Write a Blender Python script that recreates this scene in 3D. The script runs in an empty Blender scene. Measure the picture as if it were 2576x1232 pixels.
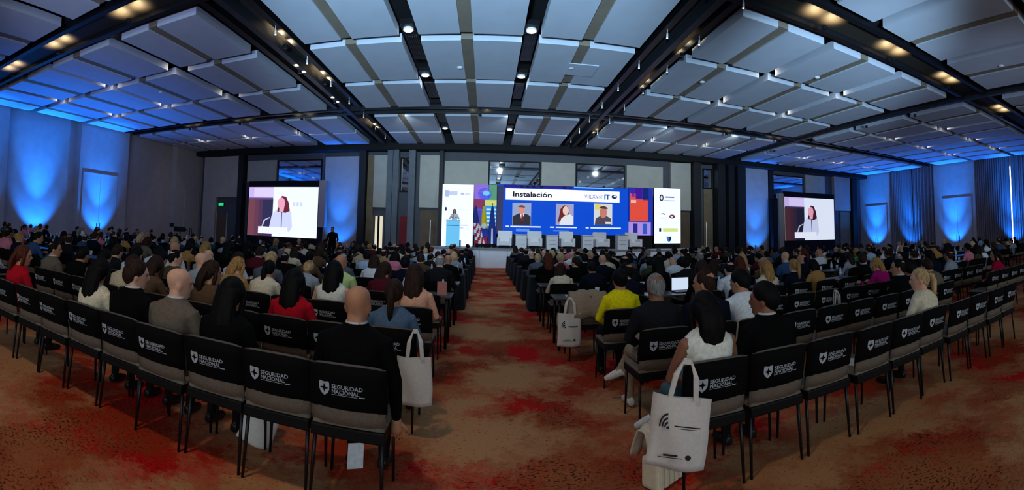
import bpy, bmesh, math, random
from math import sin, cos, pi, radians as R
from mathutils import Vector as V, Matrix
from mathutils.bvhtree import BVHTree
random.seed(11)
SC = bpy.context.scene
COL = SC.collection

# ------------------------------------------------------------------ camera, world, large lights, exposure
F, XC, YC, PIT, ROL, EYE = 1117.6, 1223.2, 530.2, .06, -.0236, 1.6      # swept panorama: cylinder of radius F pixels
cd = bpy.data.cameras.new('camera'); cam = bpy.data.objects.new('camera', cd); COL.objects.link(cam)
cd.type = 'PANO'; cd.panorama_type = 'CENTRAL_CYLINDRICAL'
cd.central_cylindrical_range_u_min = -XC / F; cd.central_cylindrical_range_u_max = (2576 - XC) / F
cd.central_cylindrical_range_v_min = (YC - 1232) / F; cd.central_cylindrical_range_v_max = YC / F
cd.central_cylindrical_radius = 1.0
cd.clip_start = .05; cd.clip_end = 200
cr, sr, cp, sp = cos(ROL), sin(ROL), cos(PIT), sin(PIT)
def rot(d):
    x, y, z = cr * d[0] + sr * d[2], d[1], -sr * d[0] + cr * d[2]
    return V((x, cp * y - sp * z, sp * y + cp * z))
rx_, fw_, up_ = rot((1, 0, 0)), rot((0, 1, 0)), rot((0, 0, 1))
cam.matrix_world = Matrix(((rx_.x, up_.x, -fw_.x, 0), (rx_.y, up_.y, -fw_.y, 0), (rx_.z, up_.z, -fw_.z, EYE), (0, 0, 0, 1)))
SC.camera = cam
w = bpy.data.worlds.new('world'); SC.world = w; w.use_nodes = True
w.node_tree.nodes['Background'].inputs[0].default_value = (.42, .5, .62, 1)
w.node_tree.nodes['Background'].inputs[1].default_value = .25
SC.view_settings.view_transform = 'Standard'; SC.view_settings.look = 'None'
SC.view_settings.gamma = 1; SC.view_settings.use_curve_mapping = False
SC.view_settings.exposure = 0.0
if hasattr(SC, 'cycles'):
    SC.cycles.max_bounces = 5; SC.cycles.diffuse_bounces = 3; SC.cycles.glossy_bounces = 3; SC.cycles.caustics_reflective = False; SC.cycles.caustics_refractive = False
    SC.cycles.use_adaptive_sampling = True; SC.cycles.adaptive_threshold = .03; SC.cycles.light_sampling_threshold = .03

def lamp(name, typ, loc, aim, col, energy, size=.3, size_y=None, cone=None, blend=1.0):
    l = bpy.data.lights.new(name, typ); l.energy = energy; l.color = col
    if typ == 'AREA':
        l.shape = 'RECTANGLE'; l.size = size; l.size_y = size_y or size
    else:
        l.shadow_soft_size = size
    if typ == 'SPOT':
        l.spot_size = R(cone); l.spot_blend = blend
    o = bpy.data.objects.new(name, l); COL.objects.link(o); o.location = loc
    if aim is not None:
        o.rotation_euler = (V(aim) - V(loc)).to_track_quat('-Z', 'Y').to_euler()
    return o
# added area light behind the audience, brightens the near sides of the ceiling panels
lamp('rear_area_fill', 'AREA', (3, -9, 4.2), (3, 10, 6.4), (.72, .9, 1.0), 700, 26, 3.4)
# added spots behind the camera, without fixtures, thrown up to brighten the ceiling panels
lamp('ceiling_fill', 'SPOT', (-1, -2.0, 2.3), (-.6, 11.5, 7.3), (.44, .72, 1.0), 15000, .4, cone=56, blend=.8)
lamp('ceiling_fill', 'SPOT', (5, -2.0, 2.3), (12, 15, 7.3), (.46, .72, 1.0), 11000, .4, cone=40, blend=.9)
lamp('ceiling_fill', 'SPOT', (-5, -2.0, 2.3), (-11, 14, 7.3), (.46, .58, 1.0), 3000, .4, cone=50, blend=.9)
lamp('ceiling_fill', 'SPOT', (8, -2.0, 2.3), (20, 16, 7.3), (.5, .68, 1.0), 1800, .4, cone=50, blend=.9)
# stage wash from the track over the front rows
for x in (-4, 1, 5, 9, 13):
    lamp('stage_wash', 'SPOT', (x, 19.9, 7.1), (x, 28, 4.6), (.8, .95, 1.0), 420, .1, cone=75, blend=1)
    lamp('stage_front', 'SPOT', (x, 19.9, 7.1), (x, 24.4, 1.0), (.8, .92, 1.0), 900, .1, cone=46, blend=1)
# house lights over the rear of the hall
for x in (-9, -2.4, 4, 10):
    lamp('house_light', 'SPOT', (x, .5, 7.6), (x, 1.2, 0), (1, .80, .58), 420, .25, cone=125)
for x in (-12, -2.4, 1.15, 11, 22):
    for y in (9.6, 16.5):
        lamp('house_light', 'SPOT', (x, y, 7.7), (x, y, 0), (.85, .9, 1), 70 if y > 12 else 130, .25, cone=120)

# ------------------------------------------------------------------ materials
def lin(c):
    c = c / 255
    return c / 12.92 if c <= .04045 else ((c + .055) / 1.055) ** 2.4
def rgb(c): return (lin(c[0]), lin(c[1]), lin(c[2]), 1)
MC = {}
def mat(c, rough=.7, metal=0, emit=0, var=.12, scale=30, bump=0, spec=.4):
    k = (c, rough, metal, emit, var, scale, bump, spec)
    if k in MC: return MC[k]
    m = bpy.data.materials.new('surface'); m.use_nodes = True
    n = m.node_tree.nodes; L = m.node_tree.links; b = n['Principled BSDF']
    b.inputs['Roughness'].default_value = rough; b.inputs['Metallic'].default_value = metal
    b.inputs['Specular IOR Level'].default_value = spec
    if emit:
        b.inputs['Base Color'].default_value = (.01, .01, .01, 1)
        b.inputs['Emission Color'].default_value = rgb(c); b.inputs['Emission Strength'].default_value = emit
        b.inputs['Specular IOR Level'].default_value = .1
    elif var:
        t = n.new('ShaderNodeTexCoord'); x = n.new('ShaderNodeTexNoise'); x.inputs['Scale'].default_value = scale
        x.inputs['Detail'].default_value = 1
        r = n.new('ShaderNodeValToRGB'); q = rgb(c)
        r.color_ramp.elements[0].position = .3; r.color_ramp.elements[1].position = .7
        r.color_ramp.elements[0].color = tuple(v * (1 - var) for v in q[:3]) + (1,)
        r.color_ramp.elements[1].color = tuple(min(1, v * (1 + var)) for v in q[:3]) + (1,)
        L.new(t.outputs['Object'], x.inputs['Vector']); L.new(x.outputs['Fac'], r.inputs['Fac']); L.new(r.outputs['Color'], b.inputs['Base Color'])
        if bump:
            u = n.new('ShaderNodeBump'); u.inputs['Strength'].default_value = bump; u.inputs['Distance'].default_value = .01
            L.new(x.outputs['Fac'], u.inputs['Height']); L.new(u.outputs['Normal'], b.inputs['Normal'])
    else:
        b.inputs['Base Color'].default_value = rgb(c)
    MC[k] = m
    return m
def carpet():
    m = bpy.data.materials.new('carpet'); m.use_nodes = True
    n = m.node_tree.nodes; L = m.node_tree.links; b = n['Principled BSDF']
    b.inputs['Roughness'].default_value = .95; b.inputs['Specular IOR Level'].default_value = .1
    t = n.new('ShaderNodeTexCoord')
    wn = n.new('ShaderNodeTexNoise'); wn.inputs['Scale'].default_value = 9; wn.inputs['Detail'].default_value = 5; wn.inputs['Roughness'].default_value = .75; L.new(t.outputs['Object'], wn.inputs['Vector'])
    sb = n.new('ShaderNodeVectorMath'); sb.operation = 'SUBTRACT'; sb.inputs[1].default_value = (.5, .5, .5); L.new(wn.outputs['Color'], sb.inputs[0])
    scl = n.new('ShaderNodeVectorMath'); scl.operation = 'SCALE'; scl.inputs['Scale'].default_value = .55; L.new(sb.outputs[0], scl.inputs[0])
    ad = n.new('ShaderNodeVectorMath'); ad.operation = 'ADD'; L.new(t.outputs['Object'], ad.inputs[0]); L.new(scl.outputs[0], ad.inputs[1])
    def noise(s, d, ro=.6, dist=0, off=0):
        mp = n.new('ShaderNodeMapping'); mp.inputs['Location'].default_value = (off, off * .7, 0); L.new(ad.outputs[0], mp.inputs['Vector'])
        x = n.new('ShaderNodeTexNoise'); x.inputs['Scale'].default_value = s; x.inputs['Detail'].default_value = d
        x.inputs['Roughness'].default_value = ro; x.inputs['Distortion'].default_value = dist
        L.new(mp.outputs['Vector'], x.inputs['Vector']); return x.outputs['Fac']
    def ramp(f, a, b_, ca=(0, 0, 0, 1), cb=(1, 1, 1, 1)):
        r = n.new('ShaderNodeValToRGB'); r.color_ramp.elements[0].position = a; r.color_ramp.elements[1].position = b_
        r.color_ramp.elements[0].color = ca; r.color_ramp.elements[1].color = cb; L.new(f, r.inputs['Fac']); return r.outputs['Color']
    def mix(f, a, b_):
        x = n.new('ShaderNodeMix'); x.data_type = 'RGBA'; L.new(f, x.inputs[0])
        for i, v in ((6, a), (7, b_)):
            if isinstance(v, tuple): x.inputs[i].default_value = v
            else: L.new(v, x.inputs[i])
        return x.outputs[2]
    base = ramp(noise(.9, 4, .6, .3), .38, .60, rgb((140, 62, 36)), rgb((160, 92, 54)))
    rust = mix(ramp(noise(.6, 4, .62, .4, 7), .40, .54), base, rgb((158, 48, 22)))
    red = mix(ramp(noise(1.0, 4, .62, .3, 19), .52, .61), rust, rgb((190, 16, 18)))
    mp = n.new('ShaderNodeMapping'); mp.inputs['Scale'].default_value = (1, 1.6, 1); L.new(t.outputs['Object'], mp.inputs['Vector'])
    sp_ = n.new('ShaderNodeTexNoise'); sp_.inputs['Scale'].default_value = 34; sp_.inputs['Detail'].default_value = 4; L.new(mp.outputs['Vector'], sp_.inputs['Vector'])
    dk = n.new('ShaderNodeMath'); dk.operation = 'MULTIPLY'
    L.new(ramp(sp_.outputs['Fac'], .54, .60), dk.inputs[0]); L.new(ramp(noise(1.3, 3, .6, 0, 31), .36, .56), dk.inputs[1])
    dark = mix(dk.outputs[0], red, rgb((58, 30, 22)))
    lt = n.new('ShaderNodeMath'); lt.operation = 'MULTIPLY'
    L.new(ramp(sp_.outputs['Fac'], .36, .28), lt.inputs[0]); L.new(ramp(noise(.8, 3, .6, 0, 47), .45, .6), lt.inputs[1])
    L.new(mix(lt.outputs[0], dark, rgb((184, 132, 90))), b.inputs['Base Color'])
    u = n.new('ShaderNodeBump'); u.inputs['Strength'].default_value = .3; u.inputs['Distance'].default_value = .01
    L.new(noise(160, 2), u.inputs['Height']); L.new(u.outputs['Normal'], b.inputs['Normal'])
    return m
BLACK = mat((9, 9, 10), .6, spec=.2); DKMETAL = mat((22, 22, 25), .4, .3); CEILBLK = mat((9, 10, 13), .8)
STEEL = mat((58, 62, 70), .45, .5); WHITE = mat((225, 225, 225), .6); TAUPE = mat((118, 104, 92), .8, scale=80)
WALL = mat((172, 163, 156), .75, scale=2, var=.05); WALLDK = mat((78, 80, 88), .8, scale=2, var=.05)
MIRROR = mat((205, 210, 215), .03, 1, var=0)

# ------------------------------------------------------------------ mesh helpers
class MB:
    def __init__(s): s.v, s.f, s.m, s.tag, s.cur, s.ct = [], [], [], [], 0, 0
    def add(s, vs, fs):
        o = len(s.v); s.v += [tuple(p) for p in vs]; s.tag += [s.ct] * len(vs)
        s.f += [tuple(i + o for i in f) for f in fs]; s.m += [s.cur] * len(fs); return s
    def box(s, x0, x1, y0, y1, z0, z1, b=0):
        if b:
            bm = bmesh.new(); bmesh.ops.create_cube(bm, size=1)
            for q in bm.verts: q.co = V(((x0 + x1) / 2 + q.co.x * (x1 - x0), (y0 + y1) / 2 + q.co.y * (y1 - y0), (z0 + z1) / 2 + q.co.z * (z1 - z0)))
            bmesh.ops.bevel(bm, geom=bm.edges[:], offset=b, segments=2, affect='EDGES', profile=.6)
            bm.verts.index_update(); s.add([q.co for q in bm.verts], [[q.index for q in f.verts] for f in bm.faces]); bm.free(); return s
        return s.add([(x, y, z) for z in (z0, z1) for y in (y0, y1) for x in (x0, x1)],
                     [(0, 2, 3, 1), (4, 5, 7, 6), (0, 1, 5, 4), (2, 6, 7, 3), (0, 4, 6, 2), (1, 3, 7, 5)])
    def tube(s, pts, rad, n=10, cap=True, flat=1.0):
        pts = [V(p) for p in pts]; k = len(pts); rad = [rad] * k if isinstance(rad, (int, float)) else rad
        vs, fs = [], []; ref = None
        for i, p in enumerate(pts):
            d = (pts[min(i + 1, k - 1)] - pts[max(i - 1, 0)]).normalized()
            if ref is None: ref = V((1, 0, 0)) if abs(d.x) < .8 else V((0, 1, 0))
            a = (ref - d * ref.dot(d)).normalized(); b = d.cross(a); ref = a
            vs += [p + a * (rad[i] * cos(2 * pi * j / n)) + b * (rad[i] * flat * sin(2 * pi * j / n)) for j in range(n)]
        for i in range(k - 1):
            for j in range(n):
                q = (j + 1) % n; fs.append((i * n + j, i * n + q, (i + 1) * n + q, (i + 1) * n + j))
        if cap:
            fs.append(tuple(range(n - 1, -1, -1))); fs.append(tuple((k - 1) * n + j for j in range(n)))
        return s.add(vs, fs)
    def loft(s, rings, n=20):              # rings: (cx, cy, z, rx, ry)
        vs, fs = [], []; k = len(rings)
        for cx, cy, z, rx, ry in rings:
            vs += [(cx + rx * cos(2 * pi * j / n), cy + ry * sin(2 * pi * j / n), z) for j in range(n)]
        for i in range(k - 1):
            for j in range(n):
                q = (j + 1) % n; fs.append((i * n + j, i * n + q, (i + 1) * n + q, (i + 1) * n + j))
        fs.append(tuple(range(n - 1, -1, -1))); fs.append(tuple((k - 1) * n + j for j in range(n)))
        return s.add(vs, fs)
    def ell(s, c, r, n=14, k=9, mtx=None):
        vs, fs = [], []
        for i in range(k + 1):
            e = -pi / 2 + pi * i / k
            for j in range(n):
                a = 2 * pi * j / n; p = V((r[0] * cos(e) * cos(a), r[1] * cos(e) * sin(a), r[2] * sin(e)))
                if mtx: p = mtx @ p
                vs.append(p + V(c))
        for i in range(k):
            for j in range(n):
                q = (j + 1) % n; fs.append((i * n + j, i * n + q, (i + 1) * n + q, (i + 1) * n + j))
        return s.add(vs, fs)
    def prism(s, pts, y0, y1):             # polygon in x,z extruded along y
        n = len(pts); vs = [(x, y0, z) for x, z in pts] + [(x, y1, z) for x, z in pts]
        return s.add(vs, [tuple(range(n)), tuple(range(2 * n - 1, n - 1, -1))] + [(i, i + n, (i + 1) % n + n, (i + 1) % n) for i in range(n)])
    def mesh(s, mats, smooth=False):
        me = bpy.data.meshes.new('mesh'); me.from_pydata(s.v, [], s.f)
        for m in (mats if isinstance(mats, (list, tuple)) else [mats]): me.materials.append(m)
        for p, i in zip(me.polygons, s.m): p.material_index = i; p.use_smooth = smooth
        bm = bmesh.new(); bm.from_mesh(me); bmesh.ops.recalc_face_normals(bm, faces=bm.faces[:]); bm.to_mesh(me); bm.free()
        return me
def ob(name, me, parent=None, loc=None, rz=0, label=None, cat=None, group=None, kind=None):
    o = bpy.data.objects.new(name, me); COL.objects.link(o)
    if parent: o.parent = parent
    if loc: o.location = loc
    if rz: o.rotation_euler = (0, 0, rz)
    for k, v in (('label', label), ('category', cat), ('group', group), ('kind', kind)):
        if v: o[k] = v
    return o
def box(name, dims, m, parent=None, b=0, **k):
    return ob(name, MB().box(*dims, b=b).mesh(m), parent, **k)
def thing(name, loc, label, cat, group=None, rz=0): return ob(name, None, None, loc, rz, label, cat, group)
def struct(name, dims, m, **k): return box(name, dims, m, kind='structure', **k)
def text_mesh(s, size, bold=0):
    c = bpy.data.curves.new('lettering', 'FONT'); c.body = s; c.size = size; c.resolution_u = 2; c.offset = bold
    c.align_x = 'LEFT'; o = bpy.data.objects.new('lettering', c); COL.objects.link(o)
    dg = bpy.context.evaluated_depsgraph_get(); me = bpy.data.meshes.new_from_object(o.evaluated_get(dg))
    r = [tuple(q.co) for q in me.vertices], [tuple(p.vertices) for p in me.polygons]
    bpy.data.objects.remove(o); bpy.data.curves.remove(c); bpy.data.meshes.remove(me); return r
ORD = 'first second third fourth fifth sixth seventh eighth ninth tenth eleventh twelfth thirteenth fourteenth fifteenth sixteenth'.split()

# ------------------------------------------------------------------ the hall
XL, XR, YW, ZP, ZC = -21.0, 31.5, 28.0, 7.29, 7.95      # side walls, stage wall, underside of ceiling panels, black ceiling
fm = MB().add([(-32, -12, 0), (40, -12, 0), (40, 32, 0), (-32, 32, 0)], [(0, 1, 2, 3)]).mesh(carpet())
ob('floor', fm, kind='structure')
ceiling = struct('ceiling', (XL - .6, XR + .6, -12, YW + 1, ZC, ZC + .2), CEILBLK)
PANEL = mat((188, 198, 210), .85, scale=1.5, var=.03); BAND = mat((128, 118, 102), .85, scale=4, var=.06)
rows_y = [(-3.4, -.2), (.2, 3.6), (4.0, 7.3), (9.2, 12.12), (12.55, 15.7), (16.12, 19.12), (20.65, 23.62), (23.95, 26.88)]
cols_l = [(-10.35, -7.42), (-14.2, -10.95), (-17.75, -14.5), (-20.8, -18.1)]
cols_c = [(-5.5, -2.6), (-2.03, .92), (1.43, 4.36)]
cols_r = [(6.1, 8.95), (9.35, 12.4), (12.8, 15.95)]
cols_f = [(17.45, 20.6), (20.95, 24.1), (24.45, 27.6), (27.95, 31.2)]
TH = .26
def panel_mesh(wd, ln):                      # thick slab in two halves with a recessed band between them
    a, b = wd * .40, wd * .52
    pr = [(0, TH), (0, 0), (a, 0), (a, .05), (b, .05), (b, 0), (wd, 0), (wd, TH)]
    mb = MB(); n = len(pr)
    mb.add([(x, 0, z) for x, z in pr] + [(x, ln, z) for x, z in pr], [tuple(range(n)), tuple(range(2 * n - 1, n - 1, -1))] + [(i, i + n, (i + 1) % n + n, (i + 1) % n) for i in range(n)])
    me = mb.mesh(PANEL); st = MB().box(a, b, -.004, ln + .004, .046, TH - .01).mesh(BAND)
    return me, st
pc = {}
for cols in (cols_l, cols_c, cols_r, cols_f):
    for x0, x1 in cols:
        for y0, y1 in rows_y:
            if y1 < 4 and not (-12 < x0 < 14): continue
            k = (round(x1 - x0, 2), round(y1 - y0, 2))
            if k not in pc: pc[k] = panel_mesh(*k)
            p = ob('panel', pc[k][0], ceiling, (x0, y0, ZP)); ob('recessed_band', pc[k][1], p)
# beams and partition tracks hanging between the bays
def beam(x0, x1, y0, y1, z0, m=CEILBLK): return struct('beam', (x0, x1, y0, y1, z0, ZC), m)
DKB = mat((17, 19, 23), .45)
for xa, xb in ((-7.3, -5.6), (4.45, 6.0), (16.1, 17.3)):       # lengthwise
    bb = beam(xa + .12, xb - .12, -10, YW - .2, 7.62); box('soffit_strip', (xa + .3, xb - .3, -10, YW - .2, 7.605, 7.62), mat((46, 40, 32), .7), bb)
    for i, xx in enumerate((xa + .28, (xa + xb) / 2, xb - .28)):
        t = box('track_rail', (xx - .1, xx + .1, -10, YW - .2, 7.38 if i != 1 else 7.26, 7.62), STEEL if i == 1 else DKB); t['kind'] = 'structure'
for ya, yb in ((7.5, 8.95), (19.35, 20.4)):                      # crosswise
    bb = beam(XL, XR, ya, yb, 7.5); box('soffit_strip', (XL, XR, ya + .3, yb - .3, 7.485, 7.5), mat((46, 40, 32), .7), bb)
    for yy in (ya + .2, yb - .2):
        t = box('track_rail', (XL, XR, yy - .09, yy + .09, 7.33, 7.5), DKB); t['kind'] = 'structure'
struct('beam', (XL, XR, 27.05, YW, 6.98, ZC), CEILBLK)
# air slots and grilles in the two middle channels
for k, (xa, xb) in enumerate(((-2.55, -2.08), (.97, 1.38))):
    for j in range(4):
        y = 9.4 + j * 4.1
        g = thing('air_grille', ((xa + xb) / 2, y, ZP + .18), f'dark slotted air grille, {ORD[j]} from the rear, in ceiling channel {"over aisle" if k else "over podium side"}', 'air grille', 'air grilles in the ceiling channels')
        hw = (xb - xa) / 2 - .03
        box('grille_frame', (-hw, hw, -.9, .9, .03, .08), DKMETAL, g)
        for s in range(6):
            box('slat', (-hw + .03 + s * .06, -hw + .05 + s * .06, -.86, .86, 0, .035), STEEL, g)
# walls
wl = struct('wall_left', (XL - .7, XL - .45, -2, YW + .4, 0, ZC), WALL)
for i, (y0, y1) in enumerate(((7.2, 11.1), (15.95, 19.9), (24.8, 28.05))):
    box('pilaster', (XL - .45, XL, y0, y1, 0, ZC), WALL, wl)
    box('reveal_strip', (XL - .45, XL - .35, y1, y1 + .12, 0, ZC), WALLDK, wl)
def door(n, x, y0, y1, h, m, hm=STEEL, face=1):
    d = ob('door_%d' % n, None, None, (x, 0, 0), kind='structure')
    w2 = (y1 - y0) / 2
    for j in range(2):
        lf = box('leaf', (0, .05 * face, y0 + j * w2 + .01, y0 + (j + 1) * w2 - .01, .02, h), m, d)
        box('handle', (.05 * face, .09 * face, y0 + w2 + (-.14 if j == 0 else .1), y0 + w2 + (-.1 if j == 0 else .14), .9, 1.4), hm, lf)
    for a, b, c, e in ((y0 - .09, y0, 0, h + .09), (y1, y1 + .09, 0, h + .09), (y0, y1, h, h + .09)):
        box('door_frame', (0, .07 * face, a, b, c, e), m, d)
door(1, XL, 16.3, 18.9, 4.35, WALL); door(2, XL, 26.0, 27.6, 4.1, WALL)
wr = struct('wall_right', (XR + .45, XR + .7, -2, YW + .4, 0, ZC), WALL)
for y0, y1 in ((6.6, 9.9), (15.9, 19.75), (24.5, 28.3)):
    box('pilaster', (XR, XR + .45, y0, y1, 0, ZC), WALL, wr)
door(3, XR, 16.3, 18.8, 4.4, WALL, face=-1); door(4, XR, 24.9, 27.2, 4.3, WALL, face=-1)
CURT = mat((128, 120, 122), .9, scale=6, var=.08)
def curtain(y0, y1, x, n, label):
    c = ob('curtain', None, None, (0, 0, 0), label=label, cat='curtain', group='tall curtains along the side wall')
    for k in range(2):
        a, b = y0 + (y1 - y0) * k / 2, y0 + (y1 - y0) * (k + 1) / 2
        g = .1 if k == 0 else 0
        mb = MB(); N = n * 8; vs = []; sd = random.random() * 6
        for t in range(N + 1):
            y = a + (b - a - g) * t / N; ph = 2 * pi * t / 8 + sin(t * .37 + sd) * .9
            for z, am in ((.02, .11), (3, .095), (5.5, .08), (7.55, .05)):
                vs.append((x + am * sin(ph), y + .03 * cos(ph * .5), z))
        fs = [(t * 4 + i, t * 4 + i + 1, (t + 1) * 4 + i + 1, (t + 1) * 4 + i) for t in range(N) for i in range(3)]
        mb.add(vs, fs); vb = [(q[0] + .03, q[1], q[2]) for q in vs]; mb.add(vb, [tuple(reversed(f)) for f in fs])
        ob('drape', mb.mesh(CURT, True), c)
    box('curtain_track', (x - .06, x + .06, y0, y1, 7.55, 7.65), BLACK, c)
curtain(9.95, 15.85, XR + .2, 16, 'tall grey curtain with a bright slit of daylight, beside the wide pilaster')
curtain(19.8, 24.45, XR + .2, 13, 'tall grey curtain between the two pale pilasters with blue uplights')
win = struct('window_1', (XR + .40, XR + .44, 12.2, 13.6, .6, 6.6), mat((235, 245, 255), emit=5.0))
# stage wall
wf = struct('wall_front', (XL - .7, XR + .7, YW, YW + .3, 0, ZC), WALLDK)
PAN = mat((176, 172, 162), .8, scale=2, var=.05); OLV = mat((120, 104, 80), .8, scale=2); BRN = mat((96, 78, 62), .7, scale=2)
for x0, x1, z0, z1, d, m in ((-2.7, .08, 3.3, 6.4, .12, PAN), (3.46, 5.64, 3.3, 6.48, .12, PAN), (9.13, 11.74, 3.3, 6.55, .12, PAN),
        (12.22, 12.97, 3.52, 6.88, .35, PAN), (12.99, 13.78, 3.6, 6.92, .3, PAN), (-4.25, -3.0, 3.38, 6.7, .35, PAN), (-7.25, -6.25, 3.33, 6.7, .35, PAN),
        (-10.7, -8.25, .0, 6.68, .15, WALL), (-16.8, -14.42, 5.02, 6.56, .1, PAN), (-19.35, -17.45, 3.85, 6.92, .4, WALL),
        (18.28, 20.58, 0, 6.98, .15, WALL), (24.55, 26.78, 5.15, 6.9, .1, PAN), (27.74, 29.8, 3.96, 7.12, .3, WALL),
        (-7.7, -7.27, 0, 6.75, .25, OLV), (12.2, 13.75, 0, 3.5, .1, BRN), (-4.2, -3.0, 0, 3.3, .05, BRN), (28.6, 29.9, 0, 3.9, .12, OLV),
        (14.9, 15.6, 0, 5.2, .12, OLV), (-20.6, -19.4, 0, 6.95, .3, WALL)):
    box('wall_panel', (x0, x1, YW - d, YW, z0, z1), m, wf)
for x0, x1, z0, z1 in ((.16, 3.31, 4.83, 6.4), (5.8, 8.93, 5.0, 6.42), (-14.23, -11.05, 5.0, 6.45), (21.0, 24.2, 5.05, 6.6), (-5.5, -4.9, 4.45, 6.5), (14.95, 15.55, 5.3, 6.6)):
    f = box('mirror_frame', (x0 - .09, x1 + .09, YW - .06, YW, z0 - .09, z1 + .09), BLACK, wf)
    box('mirror_pane', (x0, x1, YW - .075, YW - .06, z0, z1), MIRROR, f)
def pillar(x0, x1, y0, y1, m): struct('pillar', (x0, x1, y0, y1, 0, ZC), m)
PIL = mat((92, 98, 106), .6, scale=2); PILD = mat((24, 25, 28), .6)
pillar(-6.3, -5.95, 27.3, 27.7, PIL); pillar(-5.9, -5.55, 27.2, 27.6, PIL); pillar(-4.9, -4.5, 27.3, 27.75, PIL); pillar(-8.2, -7.75, 27.4, 28, PILD)
pillar(-3.0, -2.75, 27.5, 28, PILD); pillar(13.85, 14.4, 27.3, 28, PILD); pillar(15.7, 16.3, 27.2, 28, PILD); pillar(16.7, 17.2, 27.4, 28, PILD); pillar(17.5, 18.2, 27.4, 28, PILD)
pillar(-17.3, -16.9, 27.4, 28, PILD); pillar(20.65, 20.95, 27.6, 28, PILD); pillar(29.9, 30.5, 27.5, 28, PILD)
box('doorway_glow', (-7.12, -6.62, YW - .06, YW, 0, 2.78), mat((235, 225, 200), emit=.9), wf)
box('doorway_post', (-6.95, -6.82, YW - .09, YW - .06, 0, 2.78), BLACK, wf)
box('red_partition', (-5.5, -4.9, YW - .1, YW, 0, 2.8), mat((120, 18, 34), .7), wf)
ex = thing('exit_sign', (-19.0, YW - .06, 3.2), 'small glowing green exit sign above the corner doorway', 'sign')
box('sign_case', (-.24, .24, -.03, .06, 0, .26), DKMETAL, ex); box('sign_face', (-.22, .22, -.05, -.03, .02, .24), mat((30, 200, 110), emit=1.2), ex)
door5 = ob('door_5', None, None, (-18.9, YW - .05, 0), kind='structure')
box('leaf', (-.45, .45, -.04, 0, 0, 2.6), BRN, door5)
for a, b in ((-.53, -.45), (.45, .53)): box('door_frame', (a, b, -.06, 0, 0, 2.7), PAN, door5)
# drape in the stage-wall corners

# ------------------------------------------------------------------ fixtures in ceiling and along the walls
GLOW = mat((255, 246, 230), emit=14); GLOWC = mat((240, 248, 255), emit=14)
def disc(r, h, n=16):
    return MB().loft([(0, 0, 0, r, r), (0, 0, h, r, r)], n)
dl_ring = disc(.15, .05).mesh(WHITE); dl_face = disc(.115, .02).mesh(GLOWC)
for k, x in enumerate((-2.34, 1.16)):
    for j, y in enumerate((12.2, 15.8, 23.75)):
        t = thing('downlight', (x, y, 7.46), f'round bright downlight, {ORD[j]} from the rear, in channel {"over aisle" if k else "over podium side"}', 'ceiling light', 'round downlights in the middle channels')
        ob('trim_ring', dl_ring, t); ob('lens', dl_face, t, (0, 0, -.015))
        box('housing', (-.2, .2, -.3, .3, .05, .2), DKMETAL, t)
        lamp('downlight_beam', 'SPOT', (x, y, 7.42), (x, y, 0), (.95, .97, 1), 90, .1, cone=110)
sp_face = disc(.05, .03, 10).mesh(GLOW); sp_case = disc(.07, .1, 10).mesh(DKMETAL)
for xs in ((-10.65, -14.35, -17.93), (9.15, 12.6), (20.78, 24.28, 27.78)):
    for x in xs:
        for y in (12.22, 15.78, 23.74):
            c = ob('spotlight', sp_case, ceiling, (x, y, 7.66)); ob('lens', sp_face, c, (0, 0, -.02))
            lamp('panel_corner_light', 'SPOT', (x, y, 7.62), (x, y, 0), (1, .86, .7), 22, .04, cone=165)
wash = []
for x in (-9.0, -12.4, -15.6, 8.0, 11.0, 14.4, 19.5): wash.append((x, 8.22))
for x in (-9, -12.6, -16, -.4, 12, 15.4): wash.append((x, 19.88))
for y in (11.8, 15.2, 22.8): wash += [(5.6, y), (-6.0, y)]
for y in (14.5, 18.5, 22.2, 11.5): wash.append((16.95, y))
for y in (13.9, 17.6): wash.append((-6.45, y))
for x, y in wash:
    c = ob('wash_light', sp_case, ceiling, (x, y, 7.1)); hx, hy = (.32, 0) if y in (8.22, 19.88) else (0, .32)
    for q in (-1, 1): lamp('beam_wash', 'SPOT', (x + q * hx, y + q * hy, 7.22), (x + q * hx, y + q * hy + .001, 9), (1, .78, .44), 70, .05, cone=130, blend=.7)
up_body = MB().loft([(0, 0, 0, .11, .11), (0, 0, .1, .13, .13), (0, 0, .28, .13, .13), (0, 0, .3, .11, .11)], 14).mesh(DKMETAL)
up_lens = disc(.1, .015).mesh(mat((20, 110, 255), emit=6)); up_foot = MB().box(-.16, .16, -.05, .05, 0, .03).mesh(BLACK)
BLUE = (.007, .185, 1.0)
ups = [((XL + 1.3, 9.2), (XL + .05, 9.2), 800, 'against the first pilaster of the plain wall'), ((XL + 1.0, 13.35), (XL - .4, 13.35), 1100, 'in the plain wall recess'),
       ((XL + 1.3, 17.5), (XL + .05, 17.5), 900, 'before the wide wall doors on the plain wall'), ((-9.5, YW - 1.3), (-9.5, YW - .1), 420, 'between pillar and projector screen'),
       ((19.3, YW - 1.3), (19.3, YW - .1), 420, 'beside the dark partition pillars'), ((XR - 1.3, 26.0), (XR - .02, 26.0), 900, 'in the corner by the curtains'),
       ((XR - 1.1, 22.1), (XR + .3, 22.1), 900, 'under the curtain between pilasters'), ((XR - 1.3, 17.8), (XR - .02, 17.8), 900, 'before the pilaster between curtains'),
       ((XR - 1.1, 12.6), (XR + .3, 12.6), 900, 'under the curtain with the slit of daylight')]
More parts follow.
